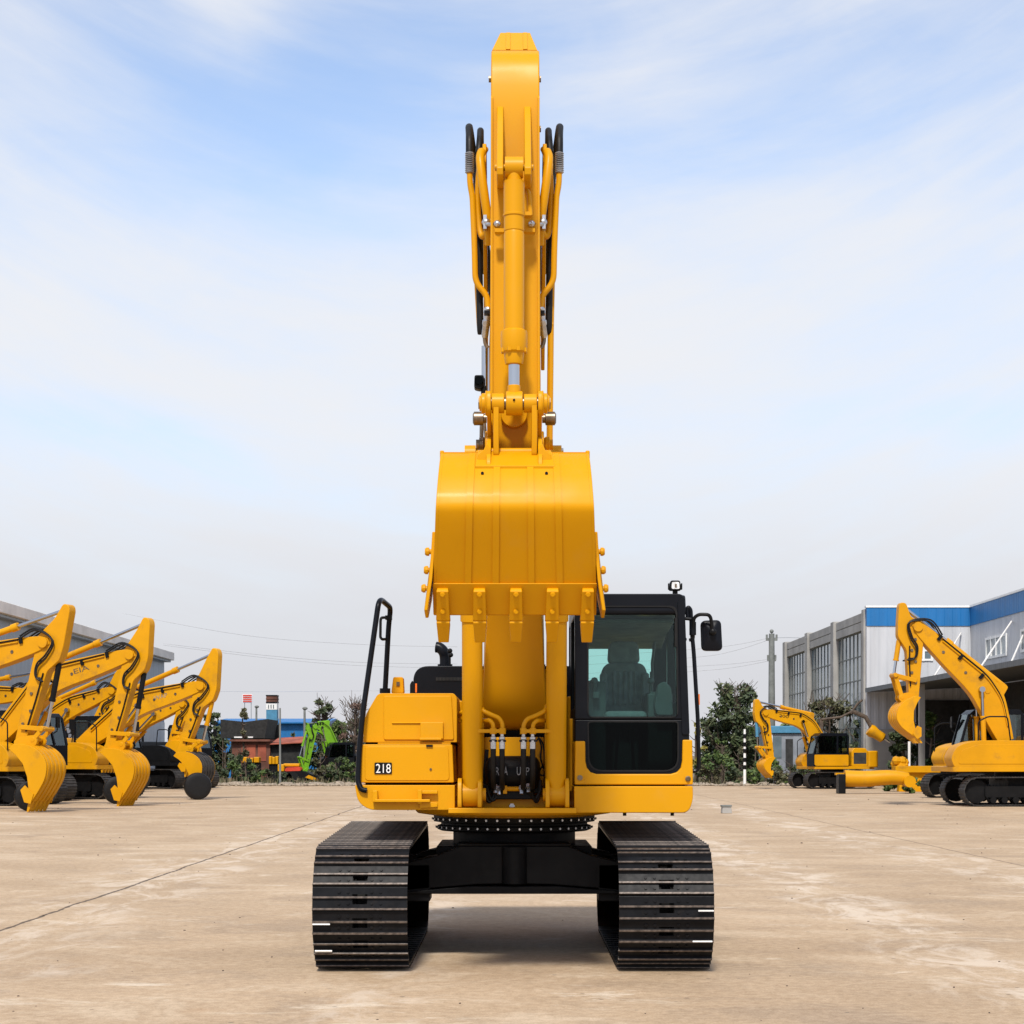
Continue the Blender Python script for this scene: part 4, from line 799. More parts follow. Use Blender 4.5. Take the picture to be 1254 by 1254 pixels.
# ================================================================ background machines: local frame +x forward, +z up, origin on the ground under the swing centre
def v2(a): return Vector((a[0], 0, a[1]))
def bg_excavator(name, label, pos, fwd, pose, group, cab_side=1, paint='yellow2', scale=1.0, cyl='yellow2', body=True, boom=True, tracks=True, dark_bucket=False, decal=None, dark_cab=False, bscale=1.0, body_paint=None, nose=0.0, bwid=0.56):
    rot = math.atan2(fwd[1], fwd[0])
    ro = thing(name, label, 'excavator', (pos[0], pos[1], 0), rot, group, scale)
    B = lambda mb, nm, mt, par=None, bev=0.0, **k: mb.build(nm, mt, par or ro, bevel=bev, world=False, **k)
    if tracks:
        for s in (-1, 1):
            cy = s * 1.1
            c1, c2, r = (1.55, 0.46), (-1.6, 0.48), 0.42
            path = [(c1[0] + r*math.cos(R(-90+180*k/24)), c1[1] + r*math.sin(R(-90+180*k/24))) for k in range(25)] + [(c2[0] + r*math.cos(R(90+180*k/24)), c2[1] + r*math.sin(R(90+180*k/24))) for k in range(25)]
            pl, pitch = along(path, 46)
            mb = MB()
            for p, t in pl:
                m3 = Matrix(((t.x, 0, t.y), (0, 1, 0), (t.y, 0, -t.x)))
                mb.obox((p.x, cy, p.y), (pitch*1.04, 0.6, 0.02), m3)
                nn = Vector((t.y, -t.x))
                for q in (-0.3, 0.2): c = p + nn*0.02 + t*pitch*q; mb.obox((c.x, cy, c.y), (0.022, 0.6, 0.03), m3)
            tr = B(mb, 'track', 'trackrust')
            f = MB().prism(rpoly([(1.3, 0.28), (1.3, 0.62), (-1.3, 0.62), (-1.3, 0.28)], 0.08), 'y', cy-0.17, cy+0.17)
            B(f, 'track_frame', 'frameblack', tr)
            for k in range(7): B(MB().cyl((-1.05 + k*0.35, cy-0.2, 0.20), (-1.05 + k*0.35, cy+0.2, 0.20), 0.1, n=12), 'track_roller', 'frameblack', tr)
            B(MB().lathe([(0.1,0),(0.36,0.05),(0.36,0.95),(0.1,1)], (c1[0], cy-0.1, c1[1]), (c1[0], cy+0.1, c1[1]), 20), 'idler', 'frameblack', tr)
            B(MB().lathe([(0.2,0),(0.36,0.3),(0.36,0.6),(0.24,0.62),(0.2,1)], (c2[0], cy-0.15, c2[1]), (c2[0], cy+0.2*s, c2[1]), 20), 'sprocket', 'frameblack', tr)
        cb = MB().box(-0.5, 0.5, -1.0, 1.0, 0.5, 0.85).cyl((0, 0, 0.8), (0, 0, 1.08), 0.62, n=28)
        B(cb, 'car_body', 'frameblack')
    cs = cab_side; arm_paint = paint; paint = body_paint or paint
    if body:
        B(MB().prism(rpoly([(1.55 + nose, -1.3), (1.55 + nose, 1.3), (-1.6, 1.3), (-2.2, 0.7), (-2.2, -0.7), (-1.6, -1.3)], 0.1), 'z', 1.06, 1.22), 'deck', paint, bev=0.02)
        # counterweight with its rounded back
        cwp = rpoly([(-1.55, -1.32), (-1.55, 1.32), (-2.1, 1.22), (-2.45, 0.6), (-2.5, 0), (-2.45, -0.6), (-2.1, -1.22)], 0.15)
        B(MB().prism(cwp, 'z', 1.15, 2.05), 'counterweight', paint, bev=0.08, bseg=3)
        hd = B(MB().prism(rpoly([(-1.54, 1.22), (-1.54, 2.05), (-1.40, 2.2), (-0.75, 2.2), (-0.6, 2.0), (-0.6, 1.22)], 0.06), 'y', -1.28, 1.28), 'engine_hood', paint, bev=0.03)
        B(MB().cyl((-1.1, -cs*0.6, 2.15), (-1.1, -cs*0.6, 2.55), 0.06, n=12), 'exhaust_pipe', 'black', hd)
        for s in (-1, 1): B(MB().box(-1.45, -0.72, s*1.28 - 0.008, s*1.28 + 0.008, 1.35, 1.95), 'side_grille', 'darkroom', hd)
        # tank and tool box on the side away from the cab, with a rounded nose
        bxp = rpoly([(-0.58, 1.2), (-0.58, 2.02), (0.9 + nose, 2.02), (1.45 + nose, 1.85), (1.62 + nose, 1.45), (1.5 + nose, 1.2)], [0.02, 0.05, 0.3, 0.3, 0.15, 0.05], 6)
        tk = B(MB().prism(bxp, 'y', *sorted((-cs*0.42, -cs*1.3))), 'side_tank', paint, bev=0.04)
        B(MB().prism(rpoly([(-0.2, 1.3), (-0.2, 1.9), (0.75 + nose, 1.9), (1.3 + nose, 1.72), (1.4 + nose, 1.3)], 0.1), 'y', *sorted((-cs*1.29, -cs*1.312))), 'door_panel', paint, tk, bev=0.006)
        B(MB().tube([(1.5, -cs*1.2, 1.3), (1.5, -cs*1.22, 2.6), (1.2, -cs*1.22, 2.75), (0.6, -cs*1.22, 2.75), (0.5, -cs*1.22, 2.02)], 0.022, 8, fil=0.1), 'handrail', 'black')
        # cab
        y0, y1 = sorted((cs*0.36, cs*1.32)); pb = rpoly([(-0.42, 1.22), (-0.42, 2.9), (-0.3, 3.0), (1.15, 3.0), (1.32, 2.85), (1.62, 2.0), (1.62, 1.3), (1.5, 1.22)], 0.08)
        wf = rpoly([(0.28, 1.95), (0.28, 2.82), (1.08, 2.82), (1.2, 2.72), (1.44, 2.05), (1.44, 1.95)], 0.07, 4); wb = rpoly([(-0.34, 2.0), (-0.34, 2.82), (0.18, 2.82), (0.18, 2.0)], 0.06, 4)
        cm = MB()
        cm.prism(rpoly([(-0.42, 2.84), (-0.3, 3.0), (1.15, 3.0), (1.34, 2.84)], 0.04), 'y', y0, y1)
        cm.box(-0.42, 1.6, y0, y1, 1.22, 1.9)
        for yy in (y0, y1 - 0.07):
            cm.prism([(-0.42, 1.9), (-0.42, 2.86), (-0.33, 2.86), (-0.33, 1.9)], 'y', yy, yy+0.07); cm.prism([(0.18, 1.9), (0.18, 2.86), (0.28, 2.86), (0.28, 1.9)], 'y', yy, yy+0.07)
            cm.prism([(1.54, 1.9), (1.28, 2.86), (1.36, 2.86), (1.63, 1.9)], 'y', yy, yy+0.07)
        cb_ = B(cm, 'cab', 'cabblack', bev=0.02)
        B(MB().box(0.1, 0.65, (y0+y1)/2-0.25, (y0+y1)/2+0.25, 1.9, 2.05).prism(rpoly([(0.1, 2.0), (-0.02, 2.7), (0.1, 2.72), (0.24, 2.0)], 0.04), 'y', (y0+y1)/2-0.24, (y0+y1)/2+0.24), 'seat', 'seat', cb_)
        for yy in (y0 + 0.02, y1 - 0.03):
            B(MB().prism([(0.28, 1.9), (0.28, 2.85), (1.28, 2.85), (1.54, 1.9)], 'y', yy, yy+0.01), 'window', 'bgglass', cb_)
            B(MB().prism([(-0.33, 1.9), (-0.33, 2.85), (0.18, 2.85), (0.18, 1.9)], 'y', yy, yy+0.01), 'window', 'bgglass', cb_)
        B(MB().raw([(1.59, y0+0.05, 1.9), (1.59, y1-0.05, 1.9), (1.33, y1-0.05, 2.85), (1.33, y0+0.05, 2.85), (1.58, y0+0.05, 1.9), (1.58, y1-0.05, 1.9), (1.32, y1-0.05, 2.85), (1.32, y0+0.05, 2.85)], [(0,1,2,3), (4,5,6,7), (0,1,5,4), (1,2,6,5), (2,3,7,6), (3,0,4,7)]), 'windscreen', 'bgglass', cb_)
        B(MB().prism(rpoly([(-0.40, 1.24), (-0.40, 1.84), (1.56, 1.84), (1.56, 1.3), (1.46, 1.24)], 0.06), 'y', *sorted((cs*1.3, cs*1.34))), 'cab_door', paint if not dark_cab else 'cabblack', cb_, bev=0.01)
        B(MB().tube([(1.4, cs*1.34, 2.2), (1.55, cs*1.5, 2.35), (1.55, cs*1.55, 2.6)], 0.02).box(1.52, 1.57, cs*1.55-0.1, cs*1.55+0.1, 2.45, 2.8), 'mirror', 'black', cb_, bev=0.0)
    paint = arm_paint
    if boom:
        foot, elb, end, tail, bpin, bang = [v2(p) for p in pose[:5]] + [pose[5]]
        # boom: cranked box beam
        d1 = (elb - foot).normalized(); d2 = (end - elb).normalized()
        perp = lambda d: Vector((-d.z, 0, d.x))
        nm = (perp(d1) + perp(d2)).normalized()
        up_, lo_ = [], []
        for c, nr, w in ((foot - d1*0.12, perp(d1), 0.24), (foot.lerp(elb, 0.35), perp(d1), 0.36), (elb - d1*0.35, nm, 0.45), (elb + d2*0.35, nm, 0.43), (elb.lerp(end, 0.55), perp(d2), 0.33), (end - d2*0.2, perp(d2), 0.21), (end + d2*0.17, perp(d2), 0.09)):
            up_.append(c + nr*w); lo_.append(c - nr*w)
        U = spline(up_, 5); L_ = spline(lo_, 5)
        poly = [(p.x, p.z) for p in U] + [(p.x, p.z) for p in reversed(L_)]
        bo = B(MB().prism(poly, 'y', -0.21, 0.21), 'boom', paint, bev=0.02)
        if decal:
            c_ = elb.lerp(end, decal[2]); sd_ = -1 if decal[0] != '200' else 1
            tm = text_mesh('boom_mark', decal[0], 0.3, decal[1], bo, (0, 0, 0), (0, 0, 0), 0.004, (0.55, 0.15))
            tm.location = (c_.x, sd_*0.213, c_.z); tm.rotation_euler = (R(90), -math.atan2(d2.z, d2.x)*(1 if sd_ < 0 else -1), 0 if sd_ < 0 else R(180))
        B(MB().cyl((end.x, -0.26, end.z), (end.x, 0.26, end.z), 0.15, n=20), 'pivot_pin', paint, bo)
        B(MB().cyl((elb.x, -0.225, elb.z), (elb.x, 0.225, elb.z), 0.09, n=16), 'pivot_pin', paint, bo)
        bt = Vector((1.05, 0, 1.45)); tp = elb + d2*0.15 - nm*0.12
        for s in (-1, 1):
            a = Vector((bt.x, s*0.34, bt.z)); b = Vector((tp.x, s*0.34, tp.z)); m = a.lerp(b, 0.62)
            c = B(MB().lathe([(0.08,0),(0.08,0.95),(0.095,0.96),(0.095,1)], a, m, 16), 'boom_cylinder', paint)
            B(MB().cyl(m, b, 0.045, n=12).cyl(b + Vector((0, -s*0.14, 0)), b + Vector((0, s*0.05, 0)), 0.09, n=14), 'cylinder_rod', 'chrome', c)
        # arm cylinder on top of the boom
        a = elb + nm*0.62 - d1*0.25; b = tail; m = a.lerp(b, 0.58)
        c = B(MB().lathe([(0.09,0),(0.09,0.9),(0.115,0.91),(0.115,1)], a, m, 16).prism(rpoly([(p.x, p.z) for p in (elb + nm*0.35 - d1*0.5, elb + nm*0.7 - d1*0.3, elb + nm*0.62 - d1*0.1, elb + nm*0.35 + d2*0.1)], 0.05), 'y', -0.1, 0.1), 'arm_cylinder', paint)
        B(MB().cyl(m, b, 0.055, n=12), 'cylinder_rod', 'chrome', c)
        # arm
        da = (bpin - end).normalized(); pf = Vector((da.z, 0, -da.x))          # pf points away from the machine
        if pf.x < 0: pf = -pf
        la = (bpin - end).length
        pts = [tail - (tail-end).normalized()*(-0.14) - pf*0.13, tail + (tail-end).normalized()*0.14 + pf*0.05, tail + pf*0.17, end + pf*0.62 - da*0.05, end + pf*0.60 + da*0.35, end + pf*0.30 + da*0.75, end + pf*0.24 + da*la*0.6, bpin + pf*0.17 - da*0.3, bpin + pf*0.15 + da*0.1, bpin + da*0.2, bpin - pf*0.17 + da*0.08, bpin - pf*0.18 - da*0.3, end - pf*0.22 + da*0.35, end - pf*0.26 - da*0.1, tail - pf*0.22 + da*0.3]
        ar = B(MB().prism(rpoly([(p.x, p.z) for p in pts], 0.09), 'y', -0.17, 0.17), 'arm', paint, bev=0.025)
        hp = [elb.lerp(end, 0.75) + perp(d2)*0.32, end + perp(d2)*0.42 - d2*0.15, end + pf*0.26 - da*0.15, end + pf*0.18 + da*0.3, end - pf*0.02 + da*0.62, end + pf*0.02 + da*0.95, end + pf*0.25 + da*1.0]
        for s in (-1, 1):
            for o in (0.0, 0.05):
                B(MB().tube(spline([Vector((p.x + o, s*(0.235 + o*0.4), p.z - o)) for p in hp], 6), 0.026, 8), 'hydraulic_hose', 'rubber', ar)
        # bosses, clamps and pipes along arm and boom
        for s in (-1, 1):
            for q, o_ in ((0.18, 0.05), (0.34, 0.14), (0.5, 0.0), (0.66, 0.10), (0.80, -0.04)):
                c_ = end.lerp(bpin, q) + pf*o_; B(MB().cyl((c_.x, s*0.165, c_.z), (c_.x, s*0.20, c_.z), 0.045, n=8), 'side_boss', 'brass', ar)
            B(MB().tube([(p.x, s*0.20, p.z) for p in (end.lerp(bpin, 0.28) + pf*0.22, end.lerp(bpin, 0.55) + pf*0.19, end.lerp(bpin, 0.86) + pf*0.12)], 0.022, 6), 'arm_pipe', 'black', ar)
            pp = [foot.lerp(elb, 0.25) + perp(d1)*0.22, elb - d1*0.45 + nm*0.36, elb + d2*0.4 + nm*0.36, elb.lerp(end, 0.72) + perp(d2)*0.24]
            for o_ in (0.0, 0.07): B(MB().tube(fillet([(p.x, s*0.235, p.z - o_) for p in pp], 0.3), 0.024, 6), 'boom_pipe', paint if o_ else 'black', bo)
            for q in (0.15, 0.45, 0.75):
                c_ = elb.lerp(end, q) + perp(d2)*0.20; B(MB().obox((c_.x, s*0.235, c_.z), (0.10, 0.06, 0.18), Matrix(((d2.x, 0, -d2.z), (0, 1, 0), (d2.z, 0, d2.x)))), 'pipe_clamp', 'black', bo)
            for q in (0.3, 0.62): c_ = elb.lerp(end, q) - perp(d2)*0.05; B(MB().cyl((c_.x, s*0.205, c_.z), (c_.x, s*0.222, c_.z), 0.05, n=10), 'side_boss', 'brass', bo)
        # bucket cylinder and linkage
        ang = R(bang); ca, sa = math.cos(ang), math.sin(ang)
        W = lambda x, z: Vector((bpin.x + (x*ca - z*sa)*bscale, 0, bpin.z + (x*sa + z*ca)*bscale))
        lp = W(0.42, 0.14); kp = bpin - da*0.62 + pf*0.62; cp = end + pf*0.52 + da*0.45
        m = cp.lerp(kp, 0.58)
        c = B(MB().lathe([(0.08,0),(0.08,0.92),(0.095,0.93),(0.095,1)], cp, m, 16), 'bucket_cylinder', cyl)
        B(MB().cyl(m, kp, 0.048, n=12), 'cylinder_rod', 'chrome', c)
        lk = MB()
        for s in (-1, 1):
            for a, b in ((bpin - da*0.5, kp), (kp, lp)):
                dd = (b - a).normalized(); lk.obox(((a.x+b.x)/2, s*0.22, (a.z+b.z)/2), ((b-a).length + 0.12, 0.05, 0.13), Matrix(((dd.x, 0, -dd.z), (0, 1, 0), (dd.z, 0, dd.x))))
        lk.cyl((kp.x, -0.3, kp.z), (kp.x, 0.3, kp.z), 0.07, n=14).cyl((lp.x, -0.26, lp.z), (lp.x, 0.26, lp.z), 0.07, n=14)
        B(lk, 'bucket_link', paint, bev=0.012)
        # bucket: curved back sheet, two sides, lip and five teeth
        bp = spline([Vector(p) for p in ((0.02, 0.02), (0.45, 0.0), (0.80, -0.18), (0.98, -0.46), (0.95, -0.80), (0.78, -1.12), (0.60, -1.38))], 5)
        mouth = [Vector((0.50, -1.36)), Vector((0.50, -1.12)), Vector((0.44, -0.78)), Vector((0.30, -0.46)), Vector((0.08, -0.24)), Vector((-0.12, -0.10))]
        wb_ = bwid
        sh = MB(); n = len(bp); vv = []
        for i, p in enumerate(bp):
            t = (bp[min(n-1, i+1)] - bp[max(0, i-1)]).normalized(); q = p + Vector((t.y, -t.x))*0.03
            for y_, r_ in ((-wb_, p), (wb_, p), (wb_, q), (-wb_, q)): w = W(r_.x, r_.y); vv.append((w.x, y_, w.z))
        ff = [(4*i+j, 4*i+(j+1) % 4, 4*i+4+(j+1) % 4, 4*i+4+j) for i in range(n-1) for j in range(4)] + [(0,1,2,3), (4*n-4, 4*n-3, 4*n-2, 4*n-1)]
        bu = B(sh.raw(vv, ff), 'bucket', paint if not dark_bucket else 'trackrust', angle=25)
        for k in range(5):
            y_ = (-0.44 + 0.22*k)*bwid/0.56; vv = []; q_ = bp[4:]
            for i, p in enumerate(q_):
                t = (q_[min(len(q_)-1, i+1)] - q_[max(0, i-1)]).normalized(); q = p - Vector((t.y, -t.x))*0.018
                for yy, r_ in ((y_-0.05, p), (y_+0.05, p), (y_+0.05, q), (y_-0.05, q)): w = W(r_.x, r_.y); vv.append((w.x, yy, w.z))
            nn = len(q_)
            ff = [(4*i+j, 4*i+(j+1) % 4, 4*i+4+(j+1) % 4, 4*i+4+j) for i in range(nn-1) for j in range(4)] + [(0,1,2,3), (4*nn-4, 4*nn-3, 4*nn-2, 4*nn-1)]
            B(MB().raw(vv, ff), 'wear_strip', paint if not dark_bucket else 'trackrust', bu, angle=25)
        for s in (-1, 1):
            pl = [W(p.x, p.y) for p in list(bp) + mouth]
            B(MB().prism([(p.x, p.z) for p in pl], 'y', s*wb_ - 0.02, s*wb_ + 0.02), 'side_plate', paint, bu, bev=0.008)
            ct = [W(*p) for p in ((0.40, -1.0), (0.28, -1.12), (0.40, -1.42), (0.58, -1.45), (0.66, -1.2))]
            B(MB().prism([(p.x, p.z) for p in ct], 'y', s*(wb_ + 0.035) - 0.013, s*(wb_ + 0.035) + 0.013), 'side_cutter', paint, bu)
            er = [W(*p) for p in ((-0.1, -0.12), (-0.12, 0.1), (0.05, 0.2), (0.3, 0.24), (0.5, 0.26), (0.56, 0.1), (0.5, -0.02), (0.2, -0.02))]
            B(MB().prism(rpoly([(p.x, p.z) for p in er], 0.06), 'y', s*0.22 - 0.03, s*0.22 + 0.03), 'hinge_ear', paint, bu)
        for k in range(5):
            y_ = (-0.46 + 0.23*k)*bwid/0.56
            t = [W(*p) for p in ((0.66, -1.26), (0.60, -1.40), (0.47, -1.66), (0.43, -1.66), (0.47, -1.38), (0.52, -1.30))]
            B(MB().prism([(p.x, p.z) for p in t], 'y', y_-0.045, y_+0.045), 'tooth', paint if k % 2 else paint, bu)
    return ro

def solve_pose(fwd, d_arm, arm_px, tail_px, pin_px, elb_px, r_arm, foot=(0.25, 1.95), k_=1.0):
    """turn the places where the photo shows a machine's joints into its pose: the digging plane stands at heading fwd, the boom tip at depth d_arm"""
    f = Vector(fwd).normalized()
    ax_, ay_ = X(arm_px[0], d_arm), d_arm
    pos = (ax_ - f.x * r_arm * k_, ay_ - f.y * r_arm * k_)
    def loc(px):
        # intersect the pixel ray with the vertical plane through pos along f
        k = (px[0] - UC) / F                    # x = k * y
        # pos.x + r f.x = k (pos.y + r f.y)
        r = (k * pos[1] - pos[0]) / (f.x - k * f.y)
        y = pos[1] + r * f.y
        return (r / k_, Z(px[1], y) / k_)
    return pos, (foot, loc(elb_px), loc(arm_px), loc(tail_px), loc(pin_px))

# ---- the row on the left: three machines in front facing right, more behind them
rowg = 'excavators parked in a row on the left'
fw = (0.945, -0.327)
for (lab, d, arm_, tail_, pin_, elb_, r_, bang, kw) in (
    ('yellow excavator at the left edge, its arm and ribbed bucket nearest of the left row', 53.5, (58, 787), (83, 746), (28, 912), (-42, 812), 5.3, -2, dict(cyl='black', bwid=0.48, bscale=1.1)),
    ('yellow excavator in the middle of the left row, toothed bucket beside a black tyre', 60.0, (163, 802), (181, 762), (137, 917), (62, 833), 5.2, -2, dict(cyl='black', bwid=0.48, bscale=1.1, decal=('EIA', 'brass', 0.42))),
    ('yellow excavator at the right end of the left row with dark scuffed bucket back', 69.0, (249, 840), (265, 799), (224, 922), (168, 862), 5.1, 4, dict(dark_bucket=True, bwid=0.48, decal=('WAP', 'rubble', 0.40)))):
    pos, ps_ = solve_pose(fw, d, arm_, tail_, pin_, elb_, r_)
    bg_excavator('excavator', lab, pos, fw, (*ps_, bang), rowg, **kw)
for (lab, d, arm_, tail_, pin_, elb_, r_, bang, kw) in (
    ('yellow excavator behind the left edge machine, only its boom and arm showing between', 74.0, (36, 850), (52, 822), (12, 902), (-30, 852), 4.6, 20, {}),
    ('yellow excavator standing behind the middle of the left row, black cab in view', 80.0, (140, 846), (152, 820), (110, 902), (82, 868), 4.5, 15, {}),
    ('yellow excavator standing behind the right end of the left row with orange lamp', 86.0, (226, 862), (238, 838), (212, 910), (188, 872), 4.5, 15, {})):
    pos, ps_ = solve_pose(fw, d, arm_, tail_, pin_, elb_, r_)
    bg_excavator('excavator', lab, pos, fw, (*ps_, bang), rowg, **kw)
for (u, d, lab) in ((92, 84.0, 'yellow excavator body with black cab showing between the left edge and middle booms'), (206, 92.0, 'dark excavator body with black cab behind the bucket at the right of the left row'), (8, 66.5, 'yellow excavator body low behind the nearest bucket at the left edge')):
    bg_excavator('excavator', lab, (X(u, d), d), (0.80, -0.60), None, rowg, boom=False, body_paint='black' if u == 206 else None)
# black discs added upright under the buckets
def disc(u, v, d, r, label):
    x, y = X(u, d), d
    t = thing('disc', label, 'disc', (x, y, 0), R(18), 'black discs standing under the buckets')
    MB().lathe([(r*0.62,0),(r*0.80,0.02),(r*0.95,0.10),(r,0.28),(r,0.72),(r*0.95,0.90),(r*0.80,0.98),(r*0.62,1)], (0, -0.16, r), (0, 0.16, r), 32).build('outer_ring', 'rubber', t, world=False)
    MB().lathe([(r*0.63,0),(r*0.60,0.3),(r*0.2,0.35),(r*0.2,0.65),(r*0.60,0.7),(r*0.63,1)], (0, -0.12, r), (0, 0.12, r), 24).build('inner_ring', 'frameblack', t, world=False)
disc(36, 991, 54.6, 0.42, 'black tyre under the nearest bucket of the left row')
disc(143, 984, 62.5, 0.44, 'black tyre beside the teeth of the middle left bucket')
disc(242, 980, 68.3, 0.48, 'black tyre under the scuffed bucket at the right of the row')

# ---- right side
fr = (-0.998, -0.05)
rightg = 'excavators parked on the right'
pos, ps_ = solve_pose(fr, 60.5, (1122, 768), (1106, 743), (1117, 853), (1207, 846), 3.1, foot=(0.35, 2.1))
bg_excavator('excavator', 'yellow excavator on the right, boom raised high, bucket curled in mid air', pos, fr, (*ps_, -22), rightg, cab_side=-1, bscale=0.85, nose=0.75)
fs = (-0.97, -0.24)
pos, ps_ = solve_pose(fs, 90.0, (936, 873), (927, 859), (943, 927), (985, 882), 3.9, foot=(0.3, 2.0), k_=0.86)
bg_excavator('excavator', 'small looking yellow excavator far off before the glazed building, arm folded down', pos, fs, (*ps_, -12), rightg, cab_side=1, cyl='paleblue', scale=0.86, bscale=0.66, decal=('200', 'black', 0.55))
bg_excavator('excavator', 'yellow excavator without a boom standing close behind the raised one', (X(1218, 70), 71.0), (-0.95, -0.30), None, rightg, cab_side=1, boom=False)
bg_excavator('excavator', 'yellow machine cut off by the right edge of the view', (X(1290, 66), 68.5), (-0.95, -0.30), None, rightg, cab_side=1, boom=False)
# lime green machine far behind on the left
pos, ps_ = solve_pose((-0.9, -0.43), 106.0, (385, 890), (377, 886), (374, 940), (396, 889), 2.2, foot=(0.2, 1.7), k_=0.75)
bg_excavator('excavator', 'lime green excavator with its arm folded down among the far trees', pos, (-0.9, -0.43), (*ps_, -20), None, paint='lime', cyl='lime', cab_side=1, bscale=0.55, body_paint='black', scale=0.75)

# boom lying on the ground, with its black bracket
d = 79.0
lb = thing('excavator_boom', 'spare yellow excavator boom lying on the ground before the far excavator', 'boom', (X(1034, d), d, 0))
mb = MB().tube(spline([(X(1034, d), d, 0.62), (X(1060, d), d, 0.60), (X(1090, d), d, 0.66), (X(1112, d), d, 0.60)], 6), 0.34, 18, rf=lambda t: 1.0 - 0.25*t*t)
mb.build('beam', 'yellow2', lb)
MB().box(X(1025.5, d), X(1034, d), d-0.35, d+0.35, 0.0, Z(948, d)).build('end_bracket', 'black', lb, bevel=0.03)
MB().box(X(1024, d), X(1108, d), d+0.1, d+0.4, Z(949, d), Z(946.5, d)).build('guard_plate', 'yellow', lb)
MB().cyl((X(1112, d), d-0.4, 0.5), (X(1112, d), d+0.4, 0.5), 0.24).build('pivot_boss', 'yellow2', lb)
tag(MB().box(X(1095, 83), X(1150, 83), 82.7, 83.6, Z(946, 83), Z(938, 83)).prism(rpoly([(X(1100, 83), 0.0), (X(1146, 83), 0.0), (X(1140, 83), Z(945, 83)), (X(1104, 83), Z(945, 83))], 0.05), 'y', 82.9, 83.4).build('dozer_blade', 'yellow2', bevel=0.03), 'flat yellow blade attachment set on the ground behind the spare boom', 'blade')
rp = thing('scrap_pile', 'small heap of yellow castings behind the spare boom', 'scrap pile', (X(1102, 82.8), 83.2, 0))
rnd = random.Random(3)
pm = MB()
for k in range(16): pm.ball((X(1094 + rnd.random()*17, 83), 83.1 + rnd.random()*0.5, Z(938 - rnd.random()*7, 83)), 0.14 + rnd.random()*0.10, 7)
pm.build('casting', 'yellow2', rp)
o = rp.children[0]; o.name = 'casting_heap'
# thin white post under the raised bucket
tag(MB().cyl((X(1113.5, 85), 85, 0), (X(1113.5, 85), 85, Z(908, 85)), 0.06, n=10).cyl((X(1113.5, 85), 85, 0), (X(1113.5, 85), 85, 0.06), 0.2, n=14).build('support_post', 'white'), 'slim white post standing straight below the raised bucket on the right', 'post')
# hydraulic breaker on a worn arm behind the small excavator
br = thing('breaker_arm', 'rusty breaker arm with yellow hammer pointing down by the white building', 'breaker', (X(1058, 96), 96, 0))
MB().tube([(X(1042, 96), 96, Z(874, 96)), (X(1050, 96), 96, Z(862, 96)), (X(1056, 96), 96, Z(857, 96))], 0.06, 8).tube([(X(1044, 96), 96, Z(871, 96)), (X(1060, 96), 96, Z(878, 96)), (X(1068, 96), 96, Z(892, 96))], 0.11, 8).tube([(X(1044, 96), 96, Z(871, 96)), (X(1030, 96), 96, Z(878, 96)), (X(1006, 96), 96, Z(881, 96))], 0.055, 8).build('worn_arm', 'bark', br)
MB().lathe([(0.28,0),(0.32,0.2),(0.25,0.5),(0.25,0.9),(0.1,1)], (X(1064, 96), 96, Z(893, 96)), (X(1083, 96), 96, Z(905, 96)), 12).build('hammer', 'yellow2', br)
MB().cyl((X(1083, 96), 96, Z(904, 96)), (X(1090, 96), 96, Z(909, 96)), 0.05, n=8).build('chisel', 'steel', br)
MB().box(X(1004, 96), X(1008, 96), 96, 96.4, 0, Z(880, 96)).build('stand', 'bark', br)

# ================================================================ buildings
# right: white works hall with blue band, glazed concrete front, canopy
XA, XB, YC, ZT = 18.25, 23.6, 100.0, Z(744, 100.0)
hall = thing('works_hall', 'white works hall with blue top band, glazed grey concrete side and dark canopy', 'factory building', (XA, YC, 0))
zb_ = Z(766.5, YC)                                          # bottom of the blue band at the near corner
MB().box(XA, XB + 12, YC, YC + 0.35, 0, zb_).build('wall', 'whitesheet', hall)
MB().box(XA, XB + 12, YC - 0.05, YC + 0.35, zb_, ZT).build('top_band', 'bluesheet', hall)
MB().box(XB, XB + 0.35, 40, YC - 0.0, 0, zb_).build('wall', 'whitesheet_y', hall)
MB().box(XB - 0.05, XB + 0.35, 40, YC - 0.05, zb_, ZT).build('top_band', 'bluesheet_y', hall)
MB().box(XA - 0.05, XB + 12, YC - 0.09, YC + 0.35, ZT, ZT + 0.10).box(XB - 0.09, XB + 0.4, 40, YC - 0.09, ZT, ZT + 0.10).build('coping', 'white', hall)
LD = 29.4
cols = [0, 9.8, 19.6, 29.4]
for y in cols: MB().box(XA - 0.10, XA + 0.7, YC + y + (0.36 if y == 0 else 0), YC + y + 1.0, 0, ZT - 0.05).build('column', 'concrete', hall, bevel=0.03)
zg = 8.05
for i in range(3):
    ya, yb = YC + cols[i] + 1.0, YC + cols[i+1]
    fz = ZT - 0.15
    pn = MB()
    for k in range(2): pn.box(XA + 0.05, XA + 0.4, ya, yb, zg + (fz-zg)*k/2 + 0.03, zg + (fz-zg)*(k+1)/2)
    pn.build('fascia_panel', 'concrete', hall, bevel=0.02)
    wn = MB().box(XA + 0.22, XA + 0.26, ya + 0.5, yb - 0.1, 0.5, zg).build('window', 'facadeglass', hall)
    fm = MB()
    for k in range(8): y = ya + 0.5 + (yb-ya-0.6)*k/7; fm.box(XA + 0.18, XA + 0.24, y - 0.035, y + 0.035, 0.5, zg)
    for k in range(7): z = 0.5 + (zg-0.5)*k/6; fm.box(XA + 0.19, XA + 0.23, ya + 0.5, yb - 0.1, z - 0.03, z + 0.03)
    fm.build('window_frame', 'pole', wn)
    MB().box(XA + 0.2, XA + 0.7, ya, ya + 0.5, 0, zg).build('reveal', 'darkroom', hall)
    MB().box(XA + 0.15, XA + 0.66, ya, yb, 0, 0.5).build('plinth', 'concrete', hall)
